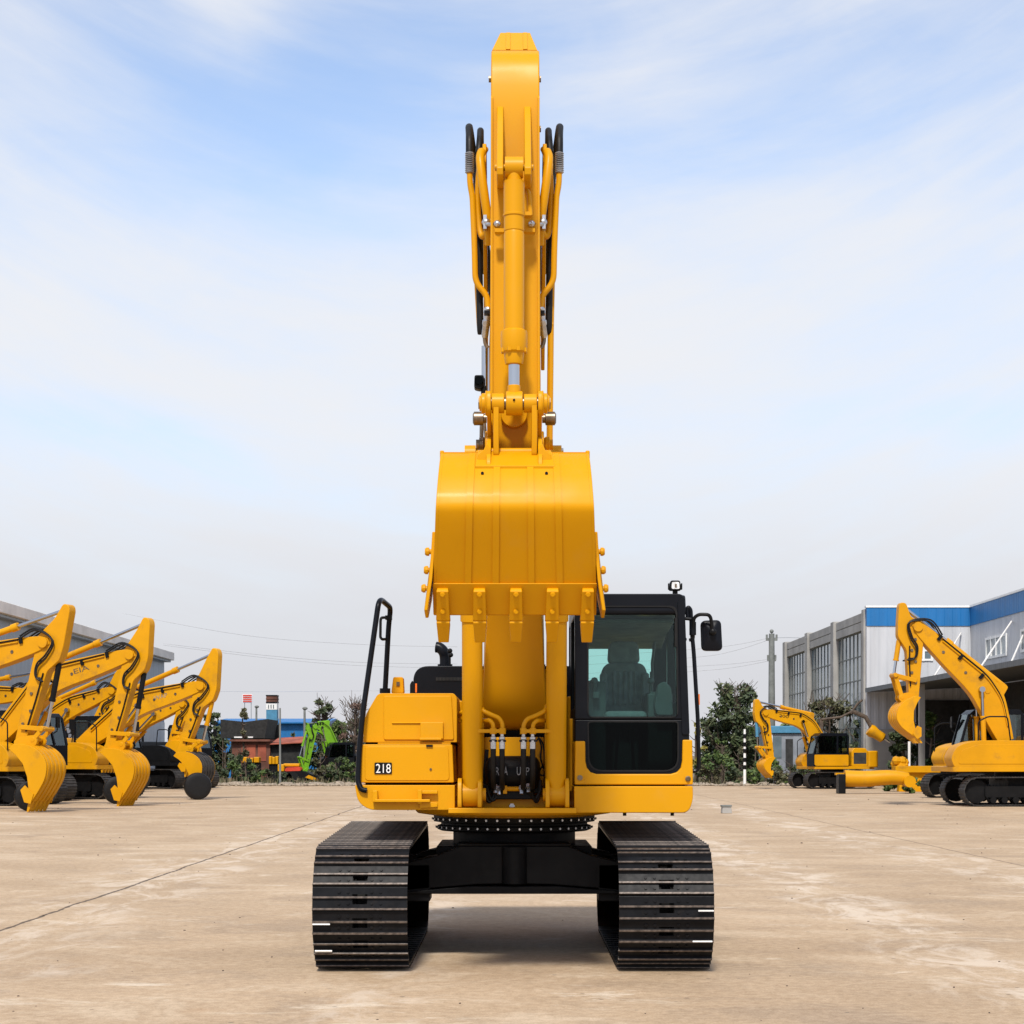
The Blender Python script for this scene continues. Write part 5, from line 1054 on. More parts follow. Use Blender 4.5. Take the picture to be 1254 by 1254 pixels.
MB().box(XA + 0.72, XB + 12, YC + 0.36, YC + LD + 1, ZT - 0.4, ZT - 0.12).build('roof', 'slatesheet', hall)
MB().box(XA + 0.3, XB + 12, YC + LD + 0.3, YC + LD + 0.8, 0, ZT - 0.4).build('wall', 'concrete', hall)
# windows with frames on the white walls
def win_y(u0, u1, v0, v1, panes):                          # on the wall that faces the camera (y = YC)
    x0, x1, z0, z1 = X(u0, YC), X(u1, YC), Z(v1, YC), Z(v0, YC)
    w = MB().box(x0, x1, YC - 0.02, YC + 0.02, z0, z1).build('window', 'facadeglass', hall)
    f = MB()
    for k in range(panes + 1): x = x0 + (x1-x0)*k/panes; f.box(x - 0.06, x + 0.06, YC - 0.07, YC - 0.01, z0 - 0.06, z1 + 0.06)
    for z in (z0, (z0+z1)/2, z1): f.box(x0 - 0.06, x1 + 0.06, YC - 0.065, YC - 0.012, z - 0.05, z + 0.05)
    f.build('window_frame', 'white', w)
win_y(1120.5, 1141, 785, 808, 2)
def win_x(u0, u1, z0, z1, panes):
    y0, y1 = sorted((XB * F / (u0 - UC), XB * F / (u1 - UC)))
    w = MB().box(XB - 0.02, XB + 0.02, y0, y1, z0, z1).build('window', 'facadeglass', hall)
    f = MB()
    for k in range(panes + 1): y = y0 + (y1-y0)*k/panes; f.box(XB - 0.07, XB - 0.01, y - 0.07, y + 0.07, z0 - 0.06, z1 + 0.06)
    for z in (z0, z1): f.box(XB - 0.065, XB - 0.012, y0 - 0.06, y1 + 0.06, z - 0.06, z + 0.06)
    f.build('window_frame', 'white', w)
dw = XB * F / (1220 - UC)
win_x(1208.5, 1233, Z(804, dw), Z(780, dw), 4)
win_x(1251.5, 1285, Z(804, dw), Z(780, dw), 4)
# canopy in the corner, on slim tie rods
zc = 4.78
MB().raw([(XA - 0.1, 62, zc), (XA - 0.1, YC - 0.1, zc), (XB - 0.1, YC - 0.1, zc + 0.25), (XB - 0.1, 62, zc + 0.25), (XA - 0.1, 62, zc + 0.22), (XA - 0.1, YC - 0.1, zc + 0.22), (XB - 0.1, YC - 0.1, zc + 0.5), (XB - 0.1, 62, zc + 0.5)], [(0,1,2,3), (4,7,6,5), (0,4,5,1), (2,6,7,3), (0,3,7,4), (1,5,6,2)]).build('canopy', 'canopysheet', hall)
for ua, va, ub_, vb_ in ((1177, 775, 1135, 840), (1240, 761, 1190, 815), (1254, 778, 1228, 818)):
    ya = min(YC - 0.3, XB * F / (ua - UC)) if ua > 1193 else YC - 0.1
    yb = (XA) * F / (ub_ - UC); yb = max(63.0, min(YC - 1, yb))
    a = (XB - 0.05 if ua > 1193 else X(ua, YC - 0.1), ya if ua > 1193 else YC - 0.1, Z(va, ya)); b = (XA + 0.3, yb, zc + 0.2)
    MB().cyl(a, b, 0.04, n=8).build('tie_rod', 'eave', hall)
for y in (64, 76, 88): MB().box(XA + 0.2, XA + 0.45, y, y + 0.25, 0, zc).build('canopy_post', 'concrete', hall)
MB().box(XB - 0.12, XB - 0.06, 62, YC - 0.1, 0, zc + 0.2).build('canopy_shade', 'darkroom', hall)  # dark sheet painted in for the shaded recess under the canopy
MB().box(X(1122, 99.9), XB - 0.12, YC - 0.12, YC - 0.06, 0, zc - 0.4).build('canopy_shade', 'darkroom', hall)  # dark sheet standing in for the shadow on the end wall
MB().box(X(1064, 99), X(1122, 99), YC - 0.09, YC - 0.03, 0, Z(893, 99.9)).build('plinth', 'concrete', hall)
# left: long shed with a slate sheet wall under a white eave
XL = -21.8
lsh = thing('long_shed', 'long low shed with slate grey wall and white eave behind the left row', 'shed', (XL, 100, 0))
ze = Z(739.6, 82.8)
MB().box(XL - 12, XL, 60, 122, 0, 3.6).build('wall', 'whitesheet_y', lsh)
MB().box(XL - 12, XL - 0.03, 60, 122, 3.6, ze - 0.62).build('upper_wall', 'slatesheet', lsh)
MB().box(XL - 12, XL + 0.55, 59.8, 122.3, ze - 0.5, ze).build('eave', 'eave', lsh, bevel=0.03)
MB().box(XL - 12, XL + 0.35, 59.9, 122.2, ze - 0.62, ze - 0.5).build('eave_soffit', 'slatesheet', lsh)
# far middle: blue sheds, tower with a striped head, black net roof, red sheets
d = 132.0
bl = thing('blue_shed', 'long bright blue shed far behind the trees left of the main machine', 'shed', (X(330, d), d, 0))
MB().box(X(262, d), X(400, d), d, d + 12, 0, Z(884, d)).build('wall', 'bluesheet', bl)
MB().prism([(d - 0.4, Z(884.5, d)), (d + 6, Z(878, d)), (d + 12.4, Z(884.5, d)), (d + 12.4, Z(886, d)), (d - 0.4, Z(886, d))], 'x', X(260, d), X(402, d)).build('roof', 'bluesheet', bl)
d = 124.0
tw = thing('sign_tower', 'narrow blue tower with white window band and dark red striped head', 'tower', (X(332.5, d), d, 0))
MB().box(X(326, d), X(339, d), d, d + 0.9, 0, Z(869, d)).build('shaft', 'paleblue', tw)
MB().box(X(326, d), X(339, d), d - 0.02, d + 0.92, Z(869, d), Z(861, d)).build('window_band', 'white', tw)
MB().box(X(326, d), X(339, d), d - 0.03, d + 0.93, Z(861, d), Z(851, d)).build('head', 'rust', tw)
for v in (851, 855.2, 859.4): MB().box(X(325.6, d), X(339.4, d), d - 0.06, d + 0.96, Z(v + 1.3, d), Z(v, d)).build('head_stripe', 'black' if v != 855.2 else 'rust', tw)
for u in (328.5, 331.5, 334.5): MB().box(X(u, d), X(u + 1, d), d - 0.05, d, Z(867.5, d), Z(863, d)).build('window', 'facadeglass', tw)
d = 140.0
sg = thing('rooftop_sign', 'red and white sign board on thin legs over the blue shed', 'sign', (X(303, d), d, 0))
MB().box(X(297, d), X(309, d), d, d + 0.15, Z(860.5, d), Z(850, d)).build('board', 'white', sg)
for k in range(4): MB().box(X(297.6, d), X(308.4, d), d - 0.03, d, Z(852.4 + k*2.5, d), Z(850.8 + k*2.5, d)).build('red_lettering', 'red', sg)
for u in (299, 307): MB().box(X(u, d), X(u + 0.5, d), d + 0.1, d + 0.2, 0, Z(860, d)).build('leg', 'pole', sg)
d = 112.0
nt = thing('net_shelter', 'dark open shelter with black net roof before the blue shed', 'shelter', (X(300, d), d, 0))
MB().prism([(X(270, d), Z(881, d)), (X(300, d), Z(884, d)), (X(327.5, d), Z(880.5, d)), (X(327.5, d), Z(884, d)), (X(324, d), Z(904, d)), (X(270, d), Z(904, d))], 'y', d, d + 5).build('net_roof', 'tarp', nt)
for u in (272, 298, 322): MB().box(X(u, d), X(u + 1, d), d + 0.1, d + 0.3, 0, Z(903, d)).build('post', 'bark', nt)
MB().box(X(268, d), X(330, d), d + 4.8, d + 5, 0, Z(886, d)).build('back_net', 'tarp', nt)
MB().box(X(287, d), X(310, d), d - 0.1, d, Z(903.6, d), Z(902, d)).build('light_tube', 'white', nt)
d = 109.0
rc = thing('rusty_container', 'long rusty brown container hut with a red sheet roof', 'container', (X(325, d), d, 0))
MB().box(X(284, d), X(331, d), d, d + 3, 0.0, Z(908, d)).build('wall', 'rust', rc, bevel=0.03)
MB().box(X(331, d), X(370, d), d + 0.2, d + 3, 0.0, Z(909, d)).build('dark_bay', 'tarp', rc)
MB().box(X(282, d), X(331.5, d), d - 0.3, d + 3.2, Z(908, d), Z(905.5, d)).build('roof', 'rust', rc)
MB().raw([(X(331, d), d - 0.2, Z(911, d)), (X(370, d), d - 0.2, Z(909, d)), (X(369, d), d + 3, Z(901, d)), (X(333, d), d + 3, Z(903, d)), (X(331, d), d - 0.2, Z(912, d)), (X(370, d), d - 0.2, Z(910, d)), (X(369, d), d + 3, Z(902, d)), (X(333, d), d + 3, Z(904, d))], [(0,1,2,3), (4,7,6,5), (0,4,5,1), (1,5,6,2), (2,6,7,3), (3,7,4,0)]).build('red_sheet', 'redrust', rc)
for u0, u1 in ((296, 313), (316, 326)): MB().box(X(u0, d), X(u1, d), d - 0.03, d, Z(932, d), Z(912, d)).build('door', 'redrust', rc)
d = 104.0
tl_ = thing('machine_trailer', 'low black trailer loaded with yellow and red parts before the container', 'trailer', (X(360, d), d, 0))
MB().prism([(X(338, d), 0.35), (X(338, d), Z(945, d)), (X(370, d), Z(944, d)), (X(395, d), Z(953, d)), (X(396, d), Z(957, d)), (X(390, d), 0.3)], 'y', d, d + 2.2).build('bed', 'black', tl_)
MB().box(X(340, d), X(348, d), d - 0.05, d + 1, Z(945, d), Z(936, d)).box(X(346, d), X(366, d), d + 0.3, d + 1, Z(939, d), Z(935, d)).build('yellow_housing', 'yellow', tl_, bevel=0.05)
MB().prism(rpoly([(X(348, d), Z(944.5, d)), (X(350, d), Z(940, d)), (X(367, d), Z(939, d)), (X(369, d), Z(944, d))], 0.1), 'y', d, d + 1.2).build('red_housing', 'red', tl_)
MB().prism([(X(374, d), Z(952, d)), (X(378, d), Z(949, d)), (X(392, d), Z(955, d)), (X(392, d), Z(958, d)), (X(386, d), Z(956, d))], 'y', d - 0.12, d).build('ramp', 'yellow2', tl_)
for u in (342, 350, 358): MB().cyl((X(u, d), d - 0.1, 0.34), (X(u, d), d + 0.25, 0.34), 0.34, n=16).build('wheel', 'rubber', tl_)
MB().tube([(X(356, d), d - 0.06, Z(954, d)), (X(366, d), d - 0.06, Z(957.5, d)), (X(384, d), d - 0.06, Z(957, d))], 0.05).build('side_rail', 'brass', tl_)
d = 106.0
for u0, u1, v0, v1, lab in ((296, 318, 927, 934, 'row of yellow machine boxes at the foot of the rusty container'), (329, 341, 926, 936, 'single squarish yellow machine box right of the rusty container')):
    b_ = MB()
    w_ = (u1 - u0) / 3
    for k in range(3): b_.box(X(u0 + k*w_, d), X(u0 + k*w_ + w_*0.9, d), d, d + 0.8, Z(v1, d), Z(v0 + (k % 2), d))
    b_.box(X(u0, d), X(u1, d), d + 0.1, d + 0.7, 0, Z(v1, d), 1)
    tag(b_.build('machine_box', ['yellow2', 'black'], bevel=0.04), lab, 'machine box')
# site cabin behind the small excavator
d = 104.0
sc = thing('site_cabin', 'grey site cabin with pale blue roof edge behind the small excavator', 'cabin', (X(960, d), d, 0))
MB().box(X(938, d), X(985, d), d, d + 3, 0, Z(898, d)).build('wall', 'greysheet', sc, bevel=0.04)
MB().box(X(937, d), X(986, d), d - 0.15, d + 3.1, Z(898, d), Z(889, d)).build('roof_edge', 'paleblue', sc, bevel=0.04)
MB().box(X(946, d), X(957, d), d - 0.03, d, Z(928, d), Z(902, d)).build('window', 'facadeglass', sc)
MB().box(X(962, d), X(971, d), d - 0.03, d, Z(940, d), Z(905, d)).build('door', 'darkroom', sc)
MB().box(X(936, d), X(946, d), d - 0.04, d, Z(940, d), Z(893, d)).build('corner_panel', 'white', sc)

# ================================================================ poles, wires, small things
def pole(name, u, v, d, r, label, cat, bars=(), mat='pole', lamp=False, group=None):
    t = thing(name, label, cat, (X(u, d), d, 0), 0, group)
    MB().cyl((X(u, d), d, 0), (X(u, d), d, Z(v, d)), r*1.2, r*0.85, n=12).build('post', mat, t)
    for vb, w in bars:
        b = MB().box(X(u, d) - w, X(u, d) + w, d - 0.06, d + 0.06, Z(vb, d) - 0.08, Z(vb, d) + 0.08)
        for s in (-1, 1): b.cyl((X(u, d) + s*w*0.85, d, Z(vb, d)), (X(u, d) + s*w*0.85, d, Z(vb, d) + 0.28), 0.06, n=8)
        b.build('crossarm', mat, t)
    if lamp: MB().ball((X(u + 0.5, d), d, Z(v - 0.5, d)), 0.13, 8, sq=(1.2, 1, 0.7)).build('lamp_head', 'pole', t)
    return t
pole('utility_pole', 945, 776, 112, 0.19, 'tall grey power pole with two crossarms left of the glazed building', 'utility pole', ((783, 0.33), (808, 0.25)))
MB().ball((X(945, 112), 112, Z(773, 112)), 0.12, 8).cyl((X(945, 112), 112, Z(777, 112)), (X(945, 112), 112, Z(773, 112)), 0.03).build('insulator', 'pole', bpy.data.objects['utility_pole'])
pole('thin_pole', 343, 867, 100, 0.05, 'thin grey pole in front of the blue tower', 'pole', lamp=False)
pole('street_lamp', 373, 868, 108, 0.07, 'thin lamp post between the blue shed and the green machine', 'street lamp', lamp=True)
pole('street_lamp', 314, 866, 126, 0.07, 'distant lamp post left of the blue tower', 'street lamp', lamp=True)
wp = pole('marker_post', 912, 893, 98, 0.065, 'white and dark banded marker post among the bushes on the right', 'marker post', mat='white')
for v in (899, 909, 917, 928, 937): MB().cyl((X(912, 98), 98, Z(v+5, 98)), (X(912, 98), 98, Z(v, 98)), 0.085, n=12).build('dark_band', 'frameblack', wp)
def wire(pts, r, label, group):
    P = [(X(u, d), d, Z(v, d)) for u, v, d in pts]
    tag(MB().tube(spline(P, 8), r, 6).build('power_wire', 'wire'), label, 'power wire', group)
gl_ = 'power wires over the yard at left'
wire(((150, 751, 122), (300, 778, 124), (440, 789, 126), (560, 792, 128)), 0.014, 'thin power wire, highest of the three over the left row', gl_)
wire(((200, 788, 122), (330, 803, 124), (440, 811, 126), (560, 813, 128)), 0.014, 'thin power wire, second highest over the left row', gl_)
wire(((200, 790, 124), (330, 806, 126), (440, 815, 128), (560, 818, 130)), 0.014, 'thin power wire close below the second one over the left row', gl_)
wire(((230, 846, 140), (330, 847, 142), (440, 846, 144), (560, 846, 146)), 0.014, 'faint power wire just above the rooftop sign', gl_)
gr_ = 'power wires running to the pole at right'
for k, (v0, v1, dv, lab) in enumerate(((781, 795, 0, 'upper power wire meeting the top crossarm from the left'), (783, 805, 0, 'second power wire meeting the top crossarm from the left'), (807, 816, 0, 'upper power wire meeting the lower crossarm'), (809, 822, 0, 'lowest power wire meeting the lower crossarm'))):
    wire(((943, v0, 112), (900, v0 + (v1-v0)*0.62, 112.5), (850, v1, 113), (700, v1 + 10, 114)), 0.013, lab, gr_)
wire(((947, 781, 112), (975, 781, 118), (1010, 783, 124)), 0.013, 'short power wire leading right from the top crossarm', gr_)
# pale concrete block on the yard, a clod of soil, leaves
d = 3784.2 / (996 - 924)
cbk = thing('concrete_block', 'small grey concrete block lying on the yard right of the cab', 'block', (X(889.5, d), d, 0), R(5))
MB().prism(rpoly([(-0.135, 0), (-0.12, 0.19), (0.11, 0.19), (0.135, 0)], 0.02), 'y', -0.11, 0.11).build('block', 'concrete', cbk, bevel=0.01, world=False)
MB().prism([(-0.14, 0.18), (-0.14, 0.225), (0.13, 0.225), (0.13, 0.18)], 'y', -0.13, 0.13).build('cap', 'pole', cbk, bevel=0.005, world=False)
rnd = random.Random(11); pb = MB()
for _ in range(260):
    d = 9.5 + 62 * rnd.random() ** 1.5; x = X(rnd.uniform(-40, 1290), d)
    if abs(x - XC) < 1.6 and 13.9 < d < 18: continue
    s = rnd.uniform(0.003, 0.007) * (1 + d/40) * (1.8 if rnd.random() < 0.05 else 1); pb.ball((x, d, s*0.3), s, 6, sq=(rnd.uniform(.8,1.5), rnd.uniform(.8,1.3), rnd.uniform(.4,.8)))
o = pb.build('yard_grit', 'bark', smooth=False); o['kind'] = 'stuff'; o['label'] = 'scattered small stones and crumbs of soil on the concrete yard'; o['category'] = 'grit'

# ================================================================ trees and shrubs
def leaf_quads(mb, c, rad, n, size, rnd, mi=0, flat=1.0, shell=0.55):
    for _ in range(n):
        while True:
            p = Vector((rnd.uniform(-1,1), rnd.uniform(-1,1), rnd.uniform(-1,1)))
            if shell * rnd.random() < p.length <= 1: break
        q = Vector(c) + Vector((p.x*rad[0], p.y*rad[1], p.z*rad[2]))
        a = Vector((rnd.gauss(0,1), rnd.gauss(0,1), rnd.gauss(0,1))).normalized(); b = a.orthogonal().normalized(); s = size * rnd.uniform(0.6, 1.4)
        mb.raw([q - a*s, q + b*s*0.5, q + a*s, q - b*s*0.5], [(0,1,2,3)], mi)
def tree(name, label, cat, u, d, top_v, wid, mat, seed, n=900, trunk_h=0.3, leaf=0.16, twigs=0, conifer=False, group=None, bare=False, vb=None):
    rnd = random.Random(seed); x0 = X(u, d); h = Z(top_v, d); w = wid * d / F / 2
    t = thing(name, label, cat, (x0, d, 0), 0, group)
    tb = MB().tube([(0, 0, -0.05), (rnd.uniform(-.1,.1)*w, 0, h*0.35), (rnd.uniform(-.15,.15)*w, rnd.uniform(-.1,.1)*w, h*0.85)], 0.05*h**0.7, 8, rf=lambda q: 1 - 0.75*q)
    tips = []
    for k in range(14 if not bare else 34):
        z0 = h * rnd.uniform(trunk_h, 0.8); a = rnd.uniform(0, 6.28); l = w * rnd.uniform(0.5, 1.0) * (1 if not conifer else (1.1 - z0/h))
        e = Vector((math.cos(a)*l, math.sin(a)*l, min(h, z0 + l*rnd.uniform(0.3, 1.1 if not bare else 2.0))))
        tb.tube([(0, 0, z0), (e.x*0.5, e.y*0.5, z0 + (e.z-z0)*0.35), e], 0.016*h**0.7, 5, rf=lambda q: 1 - 0.8*q); tips.append(e)
        if bare or twigs:
            for _ in range(4): 
                e2 = e + Vector((rnd.uniform(-1,1), rnd.uniform(-1,1), rnd.uniform(0.1, 1.2))) * w * 0.3
                tb.tube([e.lerp(Vector((0,0,z0)), rnd.uniform(0, .4)), e2], 0.006*h**0.7 + 0.008, 4, rf=lambda q: 1 - 0.7*q)
    for k in range(twigs):
        a = rnd.uniform(0, 6.28); l = w*rnd.uniform(0.1, 0.75)
        b0 = Vector((math.cos(a)*l*0.5, math.sin(a)*l*0.5, h*rnd.uniform(0.6, 0.8)))
        e = Vector((math.cos(a)*l, math.sin(a)*l, h*rnd.uniform(0.9, 1.0)))
        tb.tube([b0, b0.lerp(e, .5) + Vector((0,0,.05*h)), e], 0.025, 4, rf=lambda q: 1 - 0.7*q)
        for _ in range(3):
            p = b0.lerp(e, rnd.uniform(.4, 1)); tb.tube([p, p + Vector((rnd.uniform(-1,1)*0.5, rnd.uniform(-.5,.5), rnd.uniform(.2,.7)))], 0.014, 4)
    tb.build('trunk', 'bark', t, world=False)
    mb = MB(); clumps = max(6, n // 45)
    for k in range(clumps):
        if conifer:
            z = h * (trunk_h + (1 - trunk_h) * rnd.random()); rr = w * (1.05 - (z/h)) ** 0.8; a = rnd.uniform(0, 6.28); r_ = rr * rnd.random() ** 0.5
            c = (math.cos(a)*r_, math.sin(a)*r_, z); cr = w*0.26
        else:
            z = h * (trunk_h + (0.97 - trunk_h) * rnd.random()); f_ = math.sin(math.pi * min(1, max(0.05, (z/h - trunk_h*0.6) / (1.05 - trunk_h*0.6)))) ** 0.6
            a = rnd.uniform(0, 6.28); r_ = w * 0.85 * f_ * rnd.random() ** 0.45
            c = (math.cos(a)*r_, math.sin(a)*r_, z); cr = w * rnd.uniform(0.16, 0.30)
        if bare and rnd.random() < 0.4: continue
        leaf_quads(mb, c, (cr, cr, cr*0.8), n // clumps, leaf, rnd)
    mb.build('crown', mat, t, world=False, smooth=False)
    return t
T = tree
gt = 'trees along the far edge of the yard'
T('evergreen_tree', 'dark evergreen tree with bare twigs on top, right of the cab mirror', 'tree', 899, 112, 838, 76, 'leafdark', 1, 3600, 0.12, 0.16, twigs=26, group=gt)
T('evergreen_tree', 'broad dark evergreen just right of the cab grab rail', 'tree', 872, 114, 876, 56, 'leafdark', 2, 2300, 0.1, 0.16, group=gt)
T('evergreen_tree', 'low dark evergreen between the marker post and the small excavator', 'tree', 925, 115, 868, 44, 'leafdark', 3, 1500, 0.1, 0.16, group=gt)
T('yellow_bush', 'yellow green bush just behind the cab grab rail', 'shrub', 853, 105, 884, 26, 'leafyellow', 4, 500, 0.1, 0.13, group=gt)
T('broadleaf_tree', 'olive tree standing before the glazed front behind the small excavator', 'tree', 1014, 106, 852, 70, 'leafolive', 5, 1900, 0.15, 0.15, twigs=8, group=gt)
T('evergreen_tree', 'dark tree right of the olive one at the hall corner', 'tree', 1052, 104, 872, 40, 'leafdark', 6, 1100, 0.1, 0.15, group=gt)
T('broadleaf_tree', 'dark green bush heap under the canopy at the hall corner', 'shrub', 1108, 92, 880, 52, 'leafdark', 7, 1500, 0.02, 0.14, group=gt)
T('broadleaf_tree', 'green bush under the canopy behind the raised excavator', 'shrub', 1140, 90, 868, 44, 'leafgreen', 8, 900, 0.05, 0.14, group=gt)
T('conifer_tree', 'spiky dark pine above the lime green excavator', 'tree', 397, 112, 856, 34, 'leafdark', 9, 620, 0.35, 0.15, twigs=10, group=gt)
T('broadleaf_tree', 'bushy green tree left of the main machine with light leaves', 'tree', 417, 112, 876, 34, 'leafgreen', 10, 1300, 0.1, 0.14, group=gt)
T('bare_tree', 'reddish leafless tree beside the left handrail', 'tree', 434, 110, 858, 42, 'leafbrown', 12, 900, 0.25, 0.07, bare=True, twigs=22, group=gt)
T('evergreen_tree', 'dark evergreen behind the reddish leafless tree', 'tree', 436, 116, 880, 60, 'leafdark', 13, 1800, 0.05, 0.15, group=gt)
T('evergreen_tree', 'dark round tree seen behind the right end of the left row', 'tree', 262, 118, 872, 44, 'leafdark', 14, 1300, 0.1, 0.15, group=gt)
T('broadleaf_tree', 'thin olive tree rising above the black net shelter', 'tree', 298, 109, 866, 17, 'leafolive', 15, 700, 0.15, 0.12, group=gt)
T('evergreen_tree', 'small dark bush in front of the blue shed', 'tree', 360, 120, 886, 16, 'leafdark', 16, 500, 0.1, 0.13, group=gt)
T('evergreen_tree', 'dark tree mass behind the middle of the left row', 'tree', 232, 120, 880, 50, 'leafdark', 17, 1100, 0.1, 0.15, group=gt)
for k, (u, v, w, lab) in enumerate(((270, 902, 40, 'dark hedge tree at the far left end under the blue shed'), (296, 906, 36, 'dark hedge tree behind the rusty container, left part'), (340, 907, 40, 'dark hedge tree behind the red roof sheet'), (374, 905, 36, 'dark hedge tree behind the foot of the street lamp'), (400, 896, 40, 'dark hedge tree behind the lime green arm'), (955, 886, 60, 'dark hedge tree behind the site cabin'), (988, 884, 50, 'dark hedge tree between the site cabin and the glazed hall front'), (925, 890, 46, 'dark hedge tree behind the banded marker post'))):
    T('hedge_tree', lab.replace('dark', 'green') if u > 600 else lab, 'tree', u, 118, v, w, 'leafgreen' if u > 600 else 'leafdark', 60 + k, 1300, 0.02, 0.16, group=gt)
gs = 'shrubs along the far verge'
shr = [(938, 101.5, 918, 44, 'leafgreen', 'fresh green shrub left of the site cabin window'), (958, 100.5, 938, 40, 'leafgreen', 'green shrub at the foot of the site cabin'), (886, 101, 925, 44, 'leafgreen', 'fresh green shrub below the twig topped evergreen'), (1012, 102, 900, 50, 'leafgreen', 'green shrub behind the small excavator engine'), (1040, 101, 905, 44, 'leafdark', 'dark shrub behind the small excavator counterweight'),
       (345, 102, 946, 20, 'leafdark', 'little dark shrub before the trailer front'), (300, 102.5, 926, 34, 'leafdark', 'dark shrub before the rusty container door'),
       (276, 106, 908, 26, 'leafdark', 'dark tall shrub at the left end of the net shelter'), (412, 102.5, 925, 26, 'leafdark', 'dark shrub hiding the tracks of the lime machine'), (393, 103.5, 918, 20, 'leafolive', 'olive shrub right beside the lime green arm'), (968, 101, 930, 30, 'leafdark', 'dark shrub before the site cabin'), (1000, 103.5, 905, 34, 'leafdark', 'dark upright shrub between the site cabin and the hall'),
       (291, 104, 932, 30, 'leafgreen', 'round green shrub under the scuffed bucket'), (312, 103, 936, 34, 'leafgreen', 'low wide green shrub before the rusty container'), (327, 105, 941, 20, 'leafdark', 'small dark shrub before the trailer wheels'), (288, 107, 915, 18, 'leafdark', 'dark upright shrub at the left end of the rusty container'),
       (405, 104, 934, 30, 'leafgreen', 'green shrub right of the trailer ramp'), (428, 103, 930, 34, 'leafgreen', 'leafy shrub beside the main machine at left'), (418, 108, 915, 46, 'leafdark', 'wide dark shrub below the reddish tree'),
       (866, 104, 920, 36, 'leafgreen', 'green shrub close to the cab on the right'), (884, 103, 903, 26, 'leafgreen', 'bright green shrub in front of the dark evergreen'), (925, 104, 908, 28, 'leafgreen', 'bright green round shrub right of the marker post'), (905, 105, 916, 30, 'leafolive', 'brownish shrub behind the marker post'), (872, 101, 938, 40, 'leafolive', 'low olive shrub at the yard edge by the cab'), (895, 100, 940, 36, 'leafdark', 'low dark shrub left of the marker post foot'), (915, 99, 944, 34, 'leafgreen', 'low green shrub at the foot of the marker post'),
       (950, 99, 944, 40, 'leafolive', 'low olive shrub under the small excavator arm'), (985, 100, 938, 36, 'leafdark', 'low dark shrub behind the small excavator tracks'), (1088, 84, 948, 30, 'leafgreen', 'grassy shrub behind the spare boom'), (1116, 80, 952, 26, 'leafgreen', 'grassy shrub at the right end of the spare boom')]
for k, (u, d, v, w, m, lab) in enumerate(shr):
    T('shrub', lab, 'shrub', u, d, v, w, m, 40 + k, 520, 0.0, 0.10, group=gs)
# verge: rough grass and rubble strip between the yard and the trees
def verge(name, u0, u1, da, db, seed, n=2600):
    rnd = random.Random(seed); mb = MB()
    for _ in range(n):
        d = rnd.uniform(da, db); x = X(rnd.uniform(u0, u1), d); h = rnd.uniform(0.12, 0.5); a = rnd.uniform(0, 6.28); w = 0.05
        mb.raw([(x - math.cos(a)*w, d - math.sin(a)*w, 0), (x + math.cos(a)*w, d + math.sin(a)*w, 0), (x + rnd.uniform(-.15,.15), d + rnd.uniform(-.15,.15), h)], [(0,1,2)])
    o = mb.build(name, 'grass', smooth=False); o['kind'] = 'stuff'; o['label'] = 'rough dry grass along the far edge of the yard'; o['category'] = 'grass'
    return o
verge('verge_grass', -20, 1300, 99.5, 112, 77, 9000)
rb = MB(); rnd = random.Random(78)
for _ in range(420):
    d = rnd.uniform(97.5, 102.5); u = rnd.choice((rnd.uniform(262, 440), rnd.uniform(845, 1000)))
    s = rnd.uniform(0.05, 0.2) * (1.6 if rnd.random() < 0.12 else 1); rb.ball((X(u, d), d, s*0.25), s, 6, sq=(rnd.uniform(.7,1.6), rnd.uniform(.7,1.3), rnd.uniform(.35,.7)))
o = rb.build('rubble_strip', 'rubble', smooth=False); o['kind'] = 'stuff'; o['label'] = 'pale rubble and litter along the edge of the yard'; o['category'] = 'rubble'
# ================================================================ ground
m, t, b = new_mat('yard_concrete')
tc = t.add('ShaderNodeTexCoord').outputs['Object']
sep = t.add('ShaderNodeSeparateXYZ'); t.put(sep.inputs[0], tc); gx, gy = sep.outputs[0], sep.outputs[1]
big = t.noise(tc, 0.30, 7, 0.62); mid = t.noise(t.mapping(tc, rot=(0,0,0.5), scale=(0.9, 1.1, 1)), 0.75, 10, 0.70, 0.7); fine = t.noise(tc, 13, 8, 0.72); grit = t.noise(tc, 75, 4, 0.7)
c = t.mix(t.step(big, 0.32, 0.68), (0.368, 0.235, 0.121), (0.480, 0.326, 0.188))
c = t.mix(t.math('MULTIPLY', t.step(mid, 0.50, 0.66), 0.75), c, (0.562, 0.421, 0.280))
c = t.mix(t.math('MULTIPLY', t.step(mid, 0.49, 0.34), 0.75), c, (0.291, 0.184, 0.096))
scuff = t.noise(t.mapping(tc, loc=(3, 9, 0), rot=(0,0,-0.9), scale=(0.7, 1.5, 1)), 1.15, 10, 0.75, 1.0)
c = t.mix(t.math('MULTIPLY', t.step(scuff, 0.55, 0.66), t.math('MULTIPLY', t.step(big, 0.40, 0.58), 0.85)), c, (0.674, 0.558, 0.418))
stain = t.noise(t.mapping(tc, loc=(11, 2, 0)), 0.42, 8, 0.66, 0.5)
c = t.mix(t.math('MULTIPLY', t.step(stain, 0.56, 0.74), 0.5), c, (0.224, 0.157, 0.100))
ochre = t.noise(t.mapping(tc, loc=(-4, 5, 0)), 0.9, 7, 0.62)
c = t.mix(t.math('MULTIPLY', t.step(ochre, 0.63, 0.76), 0.65), c, (0.388, 0.199, 0.071))
c = t.mix(t.step(fine, 0.28, 0.72), t.mix(0.26, c, (0.05, 0.035, 0.025)), t.mix(0.16, c, (0.868, 0.739, 0.569)))
c = t.mix(t.step(grit, 0.3, 0.7), t.mix(0.16, c, (0.05, 0.04, 0.03)), t.mix(0.12, c, (0.898, 0.806, 0.652)))
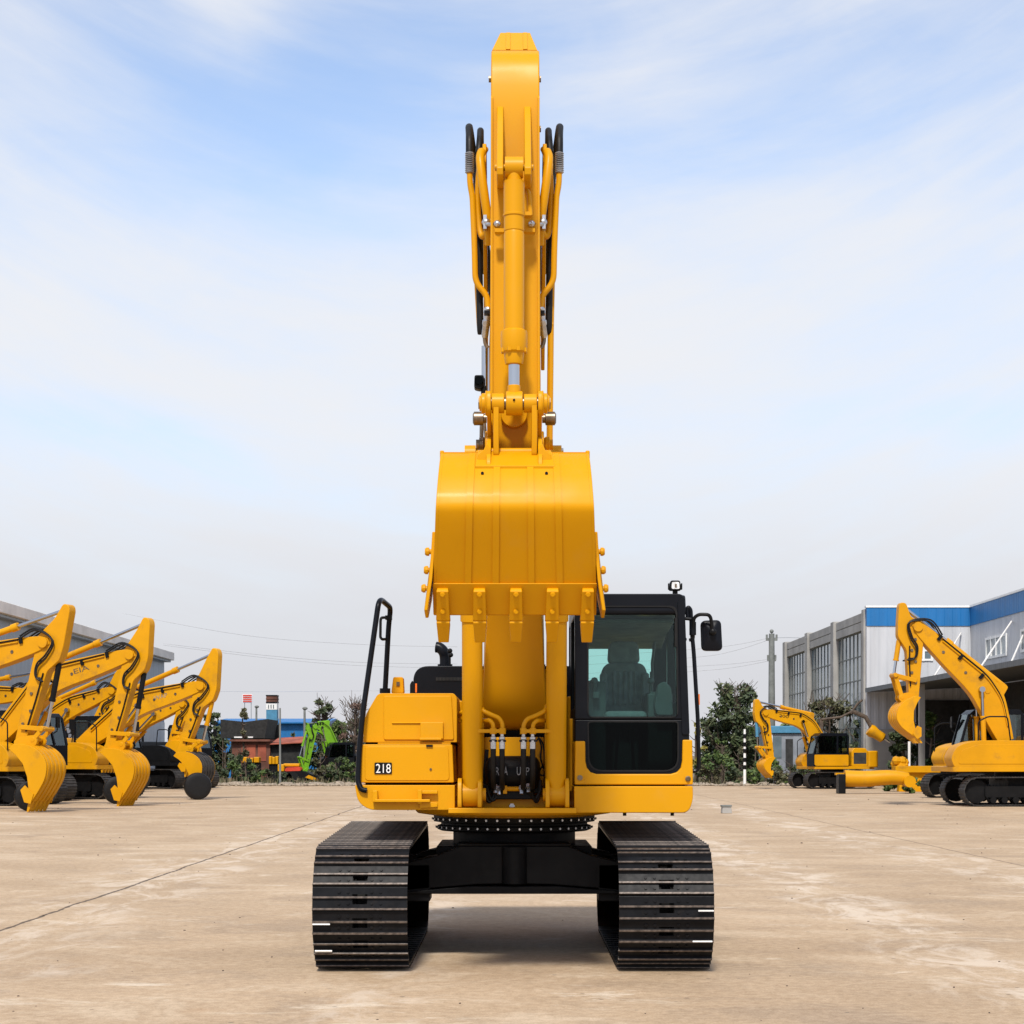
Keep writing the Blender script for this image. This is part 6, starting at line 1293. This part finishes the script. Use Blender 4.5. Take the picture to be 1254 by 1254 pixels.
# pale scuffed bands left by crawler tracks, along the old joint and right of the machine
bn = t.noise(t.mapping(tc, scale=(1.4, 0.5, 1)), 1.3, 9, 0.72, 0.8); bn2 = t.noise(tc, 0.5, 4, 0.6)
def band(pos, w, k):
    q = t.math('ADD', t.math('ABSOLUTE', t.math('SUBTRACT', gx, pos)), t.math('MULTIPLY', t.math('SUBTRACT', bn2, 0.5), w * 2.2))
    return t.math('MULTIPLY', t.math('MULTIPLY', t.step(q, w, w * 0.2), t.step(bn, 0.46, 0.62)), k)
bands = t.math('MAXIMUM', t.math('MAXIMUM', band(3.6, 0.75, 0.72), band(-4.4, 1.3, 0.62)), t.math('MAXIMUM', band(-0.9, 0.55, 0.5), band(6.4, 0.9, 0.6)))
c = t.mix(bands, c, (0.624, 0.526, 0.416))
# dark specks and little pits
vo = t.add('ShaderNodeTexVoronoi'); t.put(vo.inputs['Vector'], tc); vo.inputs['Scale'].default_value = 3.6
wn = t.add('ShaderNodeTexWhiteNoise'); t.put(wn.inputs['Vector'], vo.outputs['Position'])
speck = t.math('MULTIPLY', t.step(vo.outputs['Distance'], 0.085, 0.04), t.step(wn.outputs['Value'], 0.48, 0.52))
c = t.mix(t.math('MULTIPLY', speck, 0.75), c, (0.12, 0.095, 0.07))
# slab joints: saw cuts with chipped edges
wob = t.math('MULTIPLY', t.math('SUBTRACT', t.noise(tc, 0.55, 5), 0.5), 0.16)
edge = t.math('MULTIPLY', t.math('SUBTRACT', t.noise(tc, 7, 4), 0.5), 0.05)
def joint(coord, pos, w, wobble=True):
    d_ = t.math('ABSOLUTE', t.math('ADD', t.math('SUBTRACT', coord, pos), wob if wobble else edge))
    return t.step(t.math('ADD', d_, edge), w, w*0.35)
j1 = joint(gx, -4.62, 0.032); j2 = t.math('MULTIPLY', joint(gx, 7.3, 0.026), 0.75)
j3 = t.math('MULTIPLY', joint(gy, 21.1, 0.018), 0.28); j4 = t.math('MULTIPLY', joint(gy, 38.0, 0.03), 0.35); j5 = t.math('MULTIPLY', joint(gx, -16.6, 0.03), 0.4)
J = t.math('MAXIMUM', t.math('MAXIMUM', j1, j2), t.math('MAXIMUM', t.math('MAXIMUM', j3, j4), j5))
c = t.mix(t.math('MULTIPLY', J, 0.9), c, (0.07, 0.05, 0.035))
# beyond the yard: rough soil
far = t.step(t.math('ADD', gy, t.math('MULTIPLY', t.noise(tc, 0.5, 4), 3.0)), 100.4, 101.4)
soil = t.mix(t.noise(tc, 0.8, 6), (0.10, 0.085, 0.045), (0.22, 0.17, 0.11))
c = t.mix(far, c, soil)
t.put(b.inputs['Base Color'], c); t.put(b.inputs['Roughness'], t.step(mid, 0.3, 0.7, 0.72, 0.92)); b.inputs['Specular IOR Level'].default_value = 0.3
hgt = t.math('ADD', t.math('ADD', t.math('MULTIPLY', fine, 0.45), t.math('MULTIPLY', grit, 0.2)), t.math('ADD', t.math('MULTIPLY', mid, 0.6), t.math('MULTIPLY', t.math('ADD', J, speck), -0.8)))
t.put(b.inputs['Normal'], t.bump(hgt, 0.35, 0.012))
M['yard'] = m
S = 2500.0
g = MB().raw([(-S, -60, 0), (S, -60, 0), (S, S, 0), (-S, S, 0)], [(0,1,2,3)]).build('ground', 'yard', smooth=False)
g['kind'] = 'structure'

# ================================================================ sky and sun
az, el = math.atan2(-0.11, -0.95), R(51)
sd = Vector((math.sin(az)*math.cos(el), math.cos(az)*math.cos(el), math.sin(el)))
w = bpy.data.worlds.new('World'); SC.world = w; w.use_nodes = True
t = NT(w.node_tree); bg = t.n['Background']
sky = t.add('ShaderNodeTexSky', sky_type='NISHITA'); sky.sun_disc = False; sky.sun_elevation = el; sky.sun_rotation = az; sky.air_density = 1.0; sky.dust_density = 0.6; sky.ozone_density = 2.0
tc = t.add('ShaderNodeTexCoord').outputs['Generated']
sp_ = t.add('ShaderNodeSeparateXYZ'); t.put(sp_.inputs[0], tc)
A = t.math('MULTIPLY', t.math('ARCTAN2', sp_.outputs[0], sp_.outputs[1]), 180/math.pi)          # azimuth in degrees, 0 straight ahead
E = t.math('MULTIPLY', t.math('ARCSINE', sp_.outputs[2]), 180/math.pi)                         # elevation in degrees
cx_ = t.add('ShaderNodeCombineXYZ'); t.put(cx_.inputs[0], A); t.put(cx_.inputs[1], E); ae = cx_.outputs[0]
E2 = t.math('SUBTRACT', E, t.math('MULTIPLY', t.math('MULTIPLY', A, A), 0.016))                 # cloud streets fan out to both sides
cf_ = t.add('ShaderNodeCombineXYZ'); t.put(cf_.inputs[0], A); t.put(cf_.inputs[1], E2); fan = cf_.outputs[0]
n1 = t.noise(t.mapping(fan, loc=(3.1, 7.7, 0), rot=(0, 0, R(-7)), scale=(0.05, 0.20, 1)), 1.0, 8, 0.55, 0.5)
n2 = t.noise(t.mapping(fan, loc=(9.1, 1.7, 0), rot=(0, 0, R(-5)), scale=(0.085, 0.55, 1)), 1.0, 9, 0.6, 0.35)
n3 = t.noise(t.mapping(ae, loc=(1.1, 4.2, 0), rot=(0, 0, R(-18)), scale=(0.20, 0.42, 1)), 1.0, 9, 0.62, 0.6)
def blob(a0, e0, ra, re_, k):
    da = t.math('MULTIPLY', t.math('SUBTRACT', A, a0), 1/ra); de_ = t.math('MULTIPLY', t.math('SUBTRACT', E, e0), 1/re_)
    r2 = t.math('ADD', t.math('MULTIPLY', da, da), t.math('MULTIPLY', de_, de_))
    return t.math('MULTIPLY', t.math('POWER', 2.718, t.math('MULTIPLY', r2, -1.0)), k)
blue = t.math('MULTIPLY', t.step(E, 8, 22), 0.36)
for a in ((-6.8, 17.8, 5.0, 3.2, 0.55), (-1.5, 20.5, 5, 2.4, 0.30), (7, 20.0, 6, 2.4, 0.14), (-12, 19, 3, 2.5, 0.10), (-11.5, 9.6, 5.0, 0.9, 0.34), (12, 9.6, 5, 0.9, 0.30), (9, 12.0, 5, 0.8, 0.10), (-8.2, 21.6, 1.6, 1.8, -0.45), (-12, 13.5, 5, 1.6, -0.26), (3, 12.5, 7, 1.6, -0.20), (10, 15.2, 5, 1.1, -0.24)):
    blue = t.math('ADD', blue, blob(*a))
blue = t.math('ADD', blue, t.math('MULTIPLY', t.math('SUBTRACT', n1, 0.5), 1.5))
blue = t.math('ADD', blue, t.math('MULTIPLY', t.math('SUBTRACT', n2, 0.5), 0.9))
blue = t.math('ADD', blue, t.math('MULTIPLY', t.math('SUBTRACT', n3, 0.5), 0.55))
blue = t.step(blue, -0.42, 1.15)
blue = t.math('MULTIPLY', blue, t.step(E, 1.0, 9.0))
cloud = t.mix(t.step(E, 1.5, 9.5), (7.05, 7.1, 7.5), (8.75, 8.9, 9.3))
skyc = t.mix(1.0, sky.outputs[0], t.mix(t.step(E, 5, 16), (1.75, 1.65, 1.75), (SKYM[0], SKYM[1], SKYM[2])), 'MULTIPLY')
col = t.mix(blue, cloud, skyc)
t.put(bg.inputs[0], col); bg.inputs[1].default_value = 0.078
sun = bpy.data.lights.new('Sun', 'SUN'); sun.energy = SUNE; sun.angle = R(SUNA); sun.color = (1.0, 0.95, 0.87)
so = bpy.data.objects.new('Sun', sun); COL.objects.link(so); so.rotation_euler = sd.to_track_quat('Z', 'Y').to_euler(); so.location = (10, -10, 30)

# ================================================================ camera
cam = bpy.data.cameras.new('Camera'); co = bpy.data.objects.new('Camera', cam); COL.objects.link(co); SC.camera = co
co.location = (0, 0, H); co.rotation_euler = (R(90), 0, 0)
cam.sensor_width = 36; cam.lens = 36 * F / 1254; cam.shift_y = (VH - 627) / 1254; cam.clip_end = 6000; cam.clip_start = 0.1
SC.render.engine = 'CYCLES'
SC.view_settings.view_transform = 'Standard'; SC.view_settings.look = 'None'; SC.view_settings.gamma = 1; SC.view_settings.exposure = EXPO
SC.cycles.use_denoising = True
SC.cycles.max_bounces = 8; SC.cycles.transparent_max_bounces = 12
SC.cycles.sample_clamp_indirect = 6
